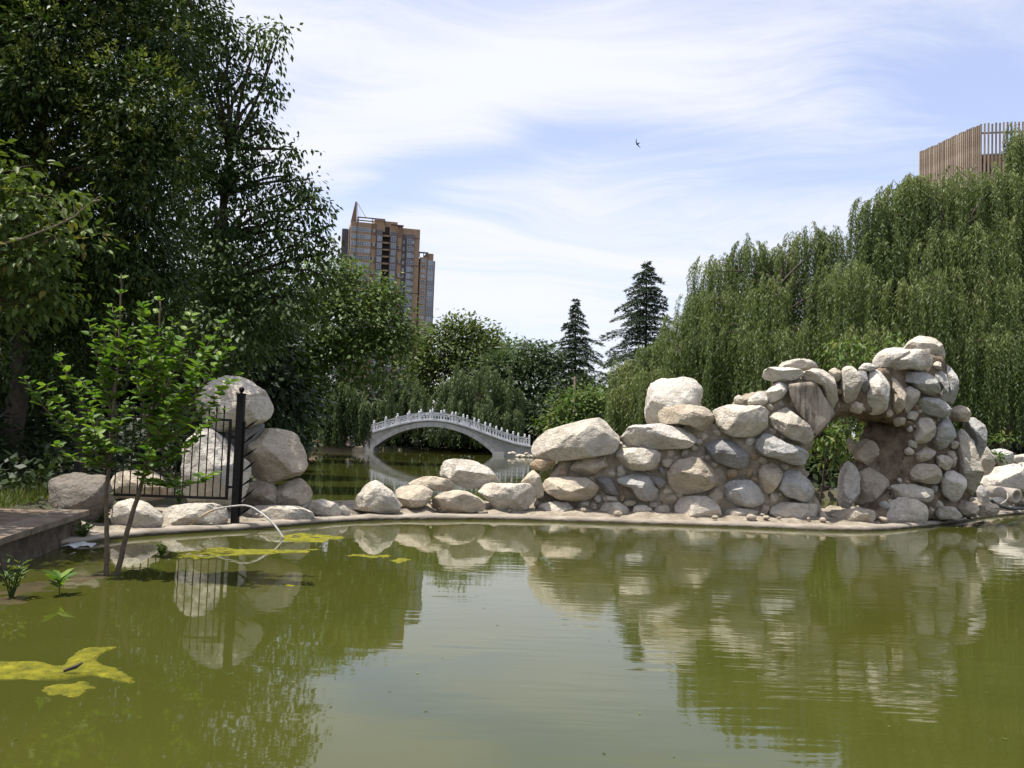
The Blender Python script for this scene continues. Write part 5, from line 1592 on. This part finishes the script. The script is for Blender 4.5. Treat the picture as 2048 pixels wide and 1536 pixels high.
def build_plants():
    # leafy saplings behind the arch
    for i, (lobes, Y, lab) in enumerate((([(1650, 870, 30, 16), (1625, 890, 24, 14), (1668, 885, 20, 12), (1640, 910, 26, 12), (1698, 866, 26, 18), (1690, 900, 22, 16)], 21.5, 'leafy green sapling seen through the arch opening'),
                                         ([(1690, 690, 32, 16), (1670, 700, 20, 12), (1715, 705, 26, 16), (1700, 725, 36, 16)], 22.5, 'leafy green sapling rising behind the top of the arch'),
                                         ([(1795, 685, 22, 12), (1775, 700, 22, 14)], 22.5, 'thin yellowish sapling left of the topmost rockery stone'))):
        x, Y_ = (lobes[0][0] - 1024) / FPX * Y, Y + .3
        broadleaf('sapling', lab, 'sapling', Vector((x, Y_, max(-.05, ground_z(x, Y_)))), lobes, Y, M['leaf_bush'], leaf=(.17, .065), cover=1.7, clump=(.3, 10), seed=80 + i, trunk_r=.035, droop=.8, rich=True, group='saplings behind the arch')
    for i, (lobes, Y, lab) in enumerate((([(2005, 886, 22, 12), (1988, 892, 14, 9), (2020, 890, 12, 9)], 25.2, 'small leafy plant on the rock right of the arch pier, upper of two'), ([(1996, 920, 20, 11), (1982, 914, 12, 8)], 24.0, 'small leafy plant tucked between the rocks, lower of two'))):
        c = P(lobes[0][0], lobes[0][1] + 12, Y)
        broadleaf('rock_plant', lab, 'plant', c, lobes, Y, M['leaf_bush'], leaf=(.11, .06), cover=4.5, clump=(.2, 9), seed=90 + i, trunk_r=.012, rich=True)
    # sapling standing in the pond
    rng = np.random.default_rng(7)
    b0 = PZ(222, 1150); Y = b0.y
    root = empty('mulberry_sapling', (b0.x, b0.y, -.05)); tag(root, 'bright green two stemmed sapling standing in the pond before the gate', 'sapling')
    bl = root.location
    stems = [[(213, 1152, 0), (214, 1080, 0), (213, 1000, .02), (220, 920, .03), (226, 830, .02), (234, 740, 0), (240, 640, 0), (243, 548, 0)],
             [(233, 1152, .05), (250, 1080, .05), (270, 1010, .05), (290, 940, .05), (300, 860, .08), (310, 780, .1), (318, 700, .1), (320, 602, .1)]]
    SW = []
    for s, rr in zip(stems, (.026, .028)):
        pts = [P(x, y, Y + d) for x, y, d in s]; pts[0].z = -.05
        pts = smooth_line(pts, .08)
        for p in pts[2:]:
            p += Vector((rng.normal(), rng.normal(), 0)) * .004
        SW.append(pts)
        m = MB(); n = len(pts); m.tube([p - bl for p in pts], [rr * (1 - .85 * (i / n)) + .002 for i in range(n)], 7); m.build('stem', M['twig'], root, True)
    tips = [(0, .42, 50, 760, -.2), (0, .40, 112, 890, .1), (0, .5, 118, 712, .2), (0, .55, 178, 645, -.1), (0, .6, 205, 655, .25), (0, .7, 262, 660, -.2), (0, .45, 92, 772, -.35), (0, .38, 165, 900, -.3), (0, .62, 160, 760, .4), (0, .75, 225, 615, .1),
            (1, .62, 283, 605, .1), (1, .6, 383, 632, -.1), (1, .55, 438, 650, .2), (1, .5, 456, 690, -.2), (1, .48, 470, 752, -.3), (1, .42, 438, 822, -.35), (1, .40, 378, 888, -.3), (1, .38, 428, 945, -.45), (1, .36, 300, 900, -.4), (1, .5, 400, 740, .3), (1, .55, 350, 690, .4),
            (1, .45, 340, 800, -.4), (1, .65, 300, 660, -.3), (1, .7, 345, 640, .2), (0, .5, 255, 800, -.4), (0, .47, 255, 902, -.3), (1, .36, 350, 960, -.2), (1, .45, 395, 800, .4), (0, .42, 175, 830, -.35), (1, .52, 270, 720, -.35), (1, .58, 415, 700, -.3)]
    LV = []                                        # (pos, axis, normal, length)

    def leafy(pts, start):
        n = len(pts)
        for i in range(int(n * start), n):
            p = pts[i]; t = (pts[min(i + 1, n - 1)] - pts[max(i - 1, 0)]).normalized()
            for k in range(4):
                a = rng.random() * 6.28
                s = Vector((math.cos(a), math.sin(a), .15))
                ax = (s * .9 + t * .45).normalized()
                sz = (.06 + .085 * rng.random()) * (1.0 if i < n - 3 else .75)
                LV.append((p + ax * .015, ax, Vector((rng.normal() * .35, rng.normal() * .35, 1)), sz))
    for s in SW:
        leafy(s[::2], .42)
    for (si, t, px, py, dy) in tips:
        pts = SW[si]; a = pts[int(t * (len(pts) - 1))]; e = P(px, py, Y + dy)
        L_ = (e - a).length
        n = max(5, int(L_ / .055)); q = []
        for i in range(n + 1):
            u = i / n
            q.append(a.lerp(e, u) + Vector((0, 0, -.10 * L_ * math.sin(math.pi * u) * (1 if abs(e.x - a.x) > .3 else .2))) + Vector((rng.normal(), rng.normal(), rng.normal())) * .008)
        m = MB(); m.tube([p - bl for p in q], [.010 * (1 - .85 * i / n) + .0012 for i in range(n + 1)], 5); m.build('branch', M['twig'], root, True)
        leafy(q, .15)
    LV.sort(key=lambda l: -l[3])
    lm = []
    for r_ in (.15, .5, .85):
        lm.append(leaf_mesh('leaf', np.zeros((1, 3)), np.array([[0, 1., 0]]), np.array([[0, 0, 1.]]), np.array([1.0]), np.array([.66]), M['leaf_sapling'], np.array([r_]), True))
    for i, (p, ax, nm, sz) in enumerate(LV[:300]):
        o = bpy.data.objects.new('leaf', lm[i % 3]); link(o, root)
        xa = ax.cross(nm).normalized(); za = xa.cross(ax)
        mt = Matrix((xa, ax, za)).transposed().to_4x4()
        o.matrix_local = Matrix.Translation(p - bl) @ mt @ Matrix.Diagonal((sz, sz, sz, 1))
    rest = LV[300:]
    if rest:
        me = leaf_mesh('foliage', np.array([l[0] for l in rest]), np.array([l[1] for l in rest]), np.array([l[2] for l in rest]), np.array([l[3] for l in rest]), np.array([l[3] * .66 for l in rest]), M['leaf_sapling'], rng.random(len(rest)), True, bl)
        tag(link(bpy.data.objects.new('foliage', me), root), kind='stuff')

    # broad leaved weeds at the left water edge
    def weed(name, label, base, n, L_, W_, h, mat, seed, blades=False):
        r = np.random.default_rng(seed)
        rt = empty(name, base); tag(rt, label, 'weed')
        m = MB(); stalks = 3 if blades else 1
        pos = []; ax = []; nm = []; ln = []
        for s in range(stalks if not blades else n // 5):
            a = r.random() * 6.28; top = Vector((math.cos(a) * h * .3 * (blades and 1 or .1), math.sin(a) * h * .3 * (blades and 1 or .1), h * (.6 + .5 * r.random())))
            m.tube([Vector((0, 0, -.05)), top * .5 + Vector((0, 0, .02)), top], [.006, .004, .0015], 5)
            for k in range(n // max(1, (stalks if not blades else n // 5))):
                t = .25 + .75 * r.random(); b_ = r.random() * 6.28
                pos.append(top * t); ax.append(Vector((math.cos(b_), math.sin(b_), .6))); nm.append(Vector((r.normal() * .3, r.normal() * .3, 1))); ln.append(L_ * (.6 + .6 * r.random()))
        m.build('stalk', M['leaf_bush'], rt)
        me = leaf_mesh('foliage', np.array(pos), np.array(ax), np.array(nm), np.array(ln), np.array(ln) * W_, mat, r.random(len(pos)), True)
        tag(link(bpy.data.objects.new('foliage', me), rt), kind='stuff')
    weed('water_weed', 'broad leaved weed standing in the shallows left of the sapling', PZ(118, 1190), 14, .17, .42, .22, M['leaf_sapling'], 3)
    weed('bank_weed', 'thin leaved weed clump at the left edge of the shallows', PZ(22, 1195), 70, .09, .28, .36, M['leaf_bush'], 4, True)
    weed('bank_weed', 'low leafy weed in front of the retaining wall end', PZ(165, 1085), 70, .09, .5, .25, M['leaf_bush'], 5, True)
    weed('bank_weed', 'dark leafy weed at the water beside the dome shaped boulder', PZ(200, 1062), 90, .10, .5, .55, M['leaf_mid'], 6, True)
    weed('water_weed', 'small leafy weed growing on the long algae strip', PZ(322, 1115), 70, .055, .5, .14, M['leaf_sapling'], 7, True)
    weed('bank_weed', 'pale green weed in the gap under the gate', P(358, 1010, dam_y(358) + 1.0), 60, .08, .5, .22, M['leaf_bush'], 8, True)
    # grass on the left bank
    r = np.random.default_rng(9)
    n = 24000
    x = r.uniform(-11, -5.0, n); y = r.uniform(9.4, 17, n)
    d = shore_dist(x, y); ok = (d > .75); x, y = x[ok], y[ok]
    cl = np.array([mnoise.noise(Vector((a * .8, b * .8, 3))) for a, b in zip(x, y)]); ok = cl > -.2; x, y = x[ok], y[ok]
    z = np.array([.34] * len(x))
    pos = np.stack([x, y, z], 1)
    ax = np.stack([r.normal(size=len(x)) * .45, r.normal(size=len(x)) * .45, np.ones(len(x))], 1)
    me = leaf_mesh('bank_grass', pos, ax, r.normal(size=pos.shape), .12 + .2 * r.random(len(x)), np.full(len(x), .016), M['grass'], r.random(len(x)))
    tag(link(bpy.data.objects.new('bank_grass', me)), 'rough grass on the shaded bank behind the retaining wall', 'grass', None, 'stuff')


build_trees()
build_willows()
build_plants()


# ------------------------------------------------------------------ left bank: wall, mud
def build_left_bank():
    A = PZ(-60, 1168); B = PZ(0, 1146); C = PZ(166, 1076)
    d = (C - B).normalized(); nrm = Vector((-d.y, d.x, 0))          # towards the bank
    S0 = B - d * 6.0
    root = empty('retaining_wall', (S0.x, S0.y, 0)); tag(root, 'low stone retaining wall with flat coping at the left water edge', 'wall')
    b = root.location
    L_ = (C - S0).length
    rg = random.Random(6)
    # wall body
    m = MB(); vs_ = []; n = 60
    for i in range(n + 1):
        p = S0 + d * (L_ * i / n)
        for (o, z) in ((-.02, -.5), (.0, .0), (.03, .16), (.05, .305), (.4, .305)):
            q = p + nrm * o; w = mnoise.noise(Vector((q.x * 3, q.y * 3, z * 5))) * .05 + mnoise.noise(Vector((q.x * 8, q.y * 8, z * 12))) * .03
            vs_.append(q + nrm * w + Vector((0, 0, z)) - b)
    fs = [(i * 5 + j, (i + 1) * 5 + j, (i + 1) * 5 + j + 1, i * 5 + j + 1) for i in range(n) for j in range(4)]
    m.add(vs_, fs); e = n * 5; m.add([vs_[e + k] for k in range(5)] + [vs_[e + 0] + nrm * .42], [(0, 1, 2, 3, 4, 5)])
    m.build('wall_face', M['wall_stone'], root, False)
    # coping slabs
    x = 0.0
    while x < L_:
        w = min(rg.uniform(.75, .95), L_ - x + .05)
        m = MB(); p = S0 + d * x - nrm * .05; q = S0 + d * (x + w - .012) - nrm * .05; dz = rg.uniform(-.006, .006)
        c = [p, q, q + nrm * .42, p + nrm * .42]
        m.add([v + Vector((0, 0, .305 + dz)) - b for v in c] + [v + Vector((0, 0, .375 + dz)) - b for v in c], [(0, 3, 2, 1), (4, 5, 6, 7), (0, 1, 5, 4), (1, 2, 6, 5), (2, 3, 7, 6), (3, 0, 4, 7)])
        m.build('coping_slab', M['coping'], root); x += w
    # trodden earth behind it
    m = MB(); k = 14; vs_ = []
    for i in range(k + 1):
        for j in range(9):
            q = S0 + d * (L_ * 1.02 * i / k) + nrm * (.36 + j * .55)
            vs_.append(q + Vector((0, 0, .352 + .03 * mnoise.noise(q * 1.5) + j * .012)))
    m.add(vs_, [(i * 9 + j, (i + 1) * 9 + j, (i + 1) * 9 + j + 1, i * 9 + j + 1) for i in range(k) for j in range(8)])
    tag(m.build('earth_path', M['dirt'], None, True), 'bare trodden earth behind the retaining wall', None, None, 'structure')
    # mud shelf barely breaking the surface
    poly = [(-80, 1215), (0, 1172), (90, 1158), (190, 1143), (240, 1140), (250, 1150), (170, 1164), (90, 1192), (0, 1222), (-80, 1245)]
    o = sheet('mud_bank', poly, M['mud'], .06, .012, .5, 12)
    tag(o, 'brown mud shelf in the shallows below the retaining wall', None, None, 'structure')


def sheet(name, poly_px, mat, cell, hgt, fray, seed, zoff=0.001):
    pts = [PZ(*p) for p in poly_px]; pl = [(p.x, p.y) for p in pts]
    x0, x1 = min(p[0] for p in pl) - .1, max(p[0] for p in pl) + .1; y0, y1 = min(p[1] for p in pl) - .1, max(p[1] for p in pl) + .1
    nx, ny = int((x1 - x0) / cell) + 1, int((y1 - y0) / cell) + 1
    V = {}; vs_ = []; fs = []

    def ok(x, y):
        wx = x + fray * .25 * mnoise.noise(Vector((x * 3, y * 3, seed))) + fray * .1 * mnoise.noise(Vector((x * 11, y * 11, seed)))
        wy = y + fray * .5 * mnoise.noise(Vector((x * 3, y * 3, seed + 9))) + fray * .2 * mnoise.noise(Vector((x * 11, y * 11, seed + 4)))
        return inside(pl, wx, wy)

    def vid(i, j):
        if (i, j) not in V:
            x, y = x0 + i * cell, y0 + j * cell
            z = zoff + hgt * (mnoise.noise(Vector((x * 5, y * 5, seed))) * .8 + mnoise.noise(Vector((x * 17, y * 17, seed))) * .5)
            V[(i, j)] = len(vs_); vs_.append((x, y, z))
        return V[(i, j)]
    for i in range(nx):
        for j in range(ny):
            if ok(x0 + (i + .5) * cell, y0 + (j + .5) * cell):
                fs.append((vid(i, j), vid(i + 1, j), vid(i + 1, j + 1), vid(i, j + 1)))
    cnt = np.zeros(len(vs_), int)                      # the rim dips under the surface
    for f in fs:
        for v in f: cnt[v] += 1
    vs_ = [(x, y, -.006 if cnt[i] < 4 else z) for i, (x, y, z) in enumerate(vs_)]
    me = bpy.data.meshes.new(name); me.from_pydata(vs_, [], fs); me.materials.append(mat)
    me.polygons.foreach_set('use_smooth', [True] * len(me.polygons)); me.update()
    return link(bpy.data.objects.new(name, me))


build_left_bank()


def build_water_things():
    mats = [([(-60, 1322), (60, 1325), (128, 1330), (146, 1306), (190, 1296), (242, 1292), (205, 1306), (190, 1322), (225, 1335), (284, 1366), (215, 1362), (170, 1352), (60, 1358), (-60, 1362)], 'yellow green algae mat shaped like a leaf in the lower left', .014, .013, .15),
            ([(80, 1390), (110, 1372), (170, 1366), (200, 1376), (160, 1388), (110, 1396)], 'small half sunken algae patch below the leaf shaped mat', .02, .012, .5),
            ([(345, 1104), (430, 1097), (550, 1099), (635, 1100), (620, 1105), (500, 1109), (400, 1117), (355, 1117)], 'long thin yellow algae strip left of the hose end', .02, .012, .35),
            ([(558, 1072), (600, 1066), (640, 1070), (692, 1075), (650, 1083), (590, 1086), (565, 1080)], 'bright algae patch where the hose end dips in', .02, .012, .3),
            ([(690, 1110), (740, 1109), (772, 1113), (735, 1115)], 'thin algae scrap right of the hose end, nearer one', .015, .008, .5),
            ([(770, 1120), (812, 1116), (838, 1120), (800, 1126)], 'thin algae scrap furthest right on the pond', .015, .008, .5),
            ([(560, 1165), (600, 1168), (590, 1172), (565, 1172)], 'tiny floating algae scrap in the boulder reflection', .02, .008, .4)]
    for i, (poly, lab, cell, h, fray) in enumerate(mats):
        o = sheet('algae_mat', poly, M['algae'], cell, h, fray, 20 + i, .009 if i == 0 else .004); tag(o, lab, 'algae', 'algae mats on the pond', 'stuff')
    # leaf scraps and seeds drifting on the pond
    r = np.random.default_rng(31); n = 90
    q = [PZ(r.uniform(0, 2040), 1075 + 440 * r.random() ** 1.5, .004) for _ in range(n)]
    a = r.random(n) * 6.28; ln = .012 + .03 * r.random(n)
    me = leaf_mesh('drifting_scraps', np.array([list(v) for v in q]), np.stack([np.cos(a), np.sin(a), .05 * r.random(n)], 1), np.tile([0, 0, 1.0], (n, 1)), ln, ln * .55, M['grass'], r.random(n))
    tag(link(bpy.data.objects.new('drifting_scraps', me)), 'tiny leaf scraps drifting on the green pond', 'leaf scraps', None, 'stuff')
    # hose arching out of the water
    Yh = dam_y(480) - .25
    pts = [P(255, 1066, Yh), P(300, 1067, Yh), P(340, 1062, Yh), P(375, 1052, Yh), P(405, 1032, Yh), P(430, 1019, Yh), P(470, 1012, Yh - .1), P(500, 1013, Yh - .2), P(530, 1032, Yh - .35), P(553, 1055, Yh - .5), P(568, 1071, Yh - .6)]
    pts[0].z = max(pts[0].z, .02); pts[1].z = max(pts[1].z, .03); pts[-1].z = -.01
    line = smooth_line(pts, .06)
    root = empty('bent_hose', pts[2]); tag(root, 'pale hose bent in an arch from the boulders into the pond', 'hose')
    n = len(line)

    def part(a, b_, mat, r, nm):
        m = MB(); m.tube([p - root.location for p in line[int(a * n):int(b_ * n) + 1]], r, 8); m.build(nm, mat, root, True)
    part(0, .2, M['hose_black'], .015, 'black_end'); part(.2, .24, M['hose_red'], .019, 'coupling'); part(.24, .5, M['hose_yellow'], .015, 'hose_length'); part(.5, .985, M['hose_white'], .015, 'hose_length')
    # plastic scrap
    c = PZ(163, 1096)
    m = MB(); rg = random.Random(3); vs_ = []
    for i in range(7):
        for j in range(4):
            vs_.append(c + Vector(((i - 3) * .055 + rg.uniform(-.02, .02), (j - 1.5) * .12 + rg.uniform(-.03, .03), .015 + rg.uniform(0, .05))))
    m.add(vs_, [(i * 4 + j, (i + 1) * 4 + j, (i + 1) * 4 + j + 1, i * 4 + j + 1) for i in range(6) for j in range(3)])
    tag(m.build('plastic_scrap', M['bag'], None, True), 'crumpled whitish plastic scrap floating beside the retaining wall', 'litter')
    # twig on algae
    p0 = PZ(136, 1352)
    m = MB(); m.tube([p0 + Vector((-.03, 0, .03)), p0 + Vector((.03, .03, .05)), p0 + Vector((.06, .06, .07))], [.010, .013, .005], 6)
    tag(m.build('floating_stick', M['bark']), 'short dark stick stranded on the leaf shaped algae mat', 'stick')
    # pipe, hoses at the right
    c = P(2010, 988, dam_y(2010) + .75)
    root = empty('concrete_pipe', c); tag(root, 'short concrete pipe with dark mouth under the slanting slab', 'pipe')
    m = MB()
    dr = Vector((.35, -.9, -.08)).normalized(); a_ = dr.cross(Vector((0, 0, 1))).normalized(); b_ = a_.cross(dr)
    n = 20; vs_ = []
    for (r, t) in ((.16, .5), (.19, -.35), (.12, -.35), (.11, .3)):
        for k in range(n):
            an = 2 * math.pi * k / n; vs_.append(-dr * t + (a_ * math.cos(an) + b_ * math.sin(an)) * r)
    fs = [(i * n + k, i * n + (k + 1) % n, (i + 1) * n + (k + 1) % n, (i + 1) * n + k) for i in range(3) for k in range(n)] + [tuple(3 * n + k for k in range(n)), tuple(range(n))]
    m.add(vs_, fs); m.build('barrel', M['concrete_pipe'], root, True)
    pts = [P(2014, 986, c.y - .5), P(2016, 994, c.y - .6), P(2011, 1002, c.y - .6), P(2001, 1008, c.y - .6)]
    m = MB(); m.tube([p for p in smooth_line(pts, .03)], .014, 6); tag(m.build('thin_hose', M['hose_white'], None, True), 'thin white hose curling out of the concrete pipe', 'hose')
    Yb = dam_y(2000) + .3
    pts = [P(1981, 1000, Yb - .2), P(1997, 1011, Yb), P(2015, 1016, Yb + .1), P(2048, 1017, Yb + .6), P(2110, 1016, Yb + 1.2)]
    m = MB(); m.tube(smooth_line(pts, .08), .045, 8); tag(m.build('black_pipe', M['hose_black'], None, True), 'thick black plastic pipe leaving the picture at the right edge', 'pipe')


build_water_things()


# ------------------------------------------------------------------ iron gate
def build_gate():
    Yg = PZ(470, 1058).y
    zb, zt, ztip, ztop = .445, 1.66, 1.92, 2.13
    b0 = PZ(469, 1058)
    # post
    root = empty('gate_post', (b0.x, b0.y, -.05)); tag(root, 'black square iron gate post with ball finial and spiked right side', 'post')
    m = MB(); m.box(-.055, .055, -.055, .055, 0, ztop); m.build('shaft', M['iron'], root)
    m = MB(); m.box(-.065, .065, -.065, .065, ztop, ztop + .02); m.build('cap', M['iron'], root)
    m = MB(); m.lathe([(.02, 0), (.02, .02)] + [(.045 * math.sin(math.pi * t), .06 - .045 * math.cos(math.pi * t)) for t in np.linspace(.15, 1, 9)], (0, 0, ztop + .02), 12); m.build('ball_finial', M['iron'], root, True)
    m = MB(); m.box(.058, .085, -.02, .02, .25, 1.72); m.build('spike_bar', M['iron'], root)
    for i in range(7):
        z = .28 + i * .22
        m = MB(); a = Vector((.08, 0, z)); e = Vector((.30, -.02, z + .16 + .03 * (i % 2)))
        dr = (e - a).normalized(); up = dr.cross(Vector((0, 1, 0))).normalized()
        vs_ = []
        for (p, w) in ((a, .008), (a.lerp(e, .45), .018), (e, .001)):
            for k in range(4):
                an = k * math.pi / 2; vs_.append(p + up * math.cos(an) * w + Vector((0, 1, 0)) * math.sin(an) * w * .5)
        m.add(vs_, [(i_ * 4 + k, i_ * 4 + (k + 1) % 4, (i_ + 1) * 4 + (k + 1) % 4, (i_ + 1) * 4 + k) for i_ in range(2) for k in range(4)])
        m.build('spike', M['iron'], root)
    # gate leaf
    x1 = b0.x - .13; x0 = P(208, 985, Yg).x
    root = empty('iron_gate', (x1, b0.y, zb)); tag(root, 'black iron gate leaf of thin bars with spear tips', 'gate')
    W_ = x1 - x0; H_ = zt - zb
    for nm, box in (('bottom_rail', (-W_, 0, -.018, .018, 0, .04)), ('top_rail', (-W_, 0, -.018, .018, H_, H_ + .035)), ('stile', (-.04, 0, -.02, .02, .042, H_ - .002)), ('stile', (-W_, -W_ + .04, -.02, .02, .042, H_ - .002))):
        m = MB(); m.box(*box); m.build(nm, M['iron'], root)
    m = MB(); m.tube([(0, 0, .042), (0, 0, ztip - zb - .14)], .0095, 8)
    bm_ = m.mesh('bar', M['iron'])
    m = MB(); m.lathe([(.0095, 0), (.018, .01), (.012, .022), (.022, .045), (.013, .09), (.001, .14)], (0, 0, ztip - zb - .14), 8)
    tm = m.mesh('spear_tip', M['iron'])
    sp = .117; n = int(W_ / sp)
    for i in range(n + 1):
        x = -.04 - sp * (i + .7)
        if x < -W_ + .05: break
        bar = link(bpy.data.objects.new('bar', bm_), root); bar.location = (x, 0, 0)
        tip = link(bpy.data.objects.new('spear_tip', tm), bar)
    for z in (.18, .95):
        m = MB(); m.box(.002, .073, -.012, .012, z, z + .035); m.build('hinge', M['iron'], root)
    # far post
    p = P(152, 1000, Yg + .5)
    root = empty('gate_post', (p.x, p.y, ground_z(p.x, p.y) - .03)); tag(root, 'shaded iron post left of the gate, half hidden by the sapling', 'post')
    m = MB(); m.box(-.05, .05, -.05, .05, 0, 1.55); m.build('shaft', M['iron'], root)
    m = MB(); m.lathe([(.03, 0)] + [(.045 * math.sin(math.pi * t), .05 - .045 * math.cos(math.pi * t)) for t in np.linspace(.2, 1, 8)], (0, 0, 1.552), 12); m.build('ball_finial', M['iron'], root, True)


build_gate()


# ------------------------------------------------------------------ bird
def build_bird():
    Y = 38.0; c = P(1275, 288, Y)
    s = Y / FPX
    root = empty('swift', c); tag(root, 'dark swift with sickle wings gliding high in the sky', 'bird')

    def q(zx, zy, d=0.0):         # from the enlarged crop, centred on the body
        return Vector(((zx - 790) * 80 / 1755 * s, d, -(zy - 870) * 80 / 1755 * s))
    m = MB(); pts = [q(722, 888), q(745, 885), q(780, 872), q(820, 850), q(890, 805)]
    m.tube(pts, [.006, .026, .04, .03, .008], 8); m.build('body', M['bird'], root, True)
    for line in ([(780, 868, 30), (735, 820, 24), (722, 740, 22), (735, 640, 3)], [(790, 880, 30), (815, 940, 24), (860, 1000, 20), (935, 1045, 3)]):
        m = MB(); vs_ = []
        L = [(q(x, y, -.02 * i), w * 80 / 1755 * s * .95) for i, (x, y, w) in enumerate(line)]
        for i, (p, w) in enumerate(L):
            t = (L[min(i + 1, 3)][0] - L[max(i - 1, 0)][0]).normalized(); sd = t.cross(Vector((0, 1, 0))).normalized()
            vs_ += [p + sd * w + Vector((0, .004, 0)), p + Vector((0, -.008, 0)), p - sd * w + Vector((0, .004, 0)), p + Vector((0, .012, 0))]
        m.add(vs_, [(i * 4 + k, i * 4 + (k + 1) % 4, (i + 1) * 4 + (k + 1) % 4, (i + 1) * 4 + k) for i in range(3) for k in range(4)])
        m.build('wing', M['bird'], root, True)


build_bird()
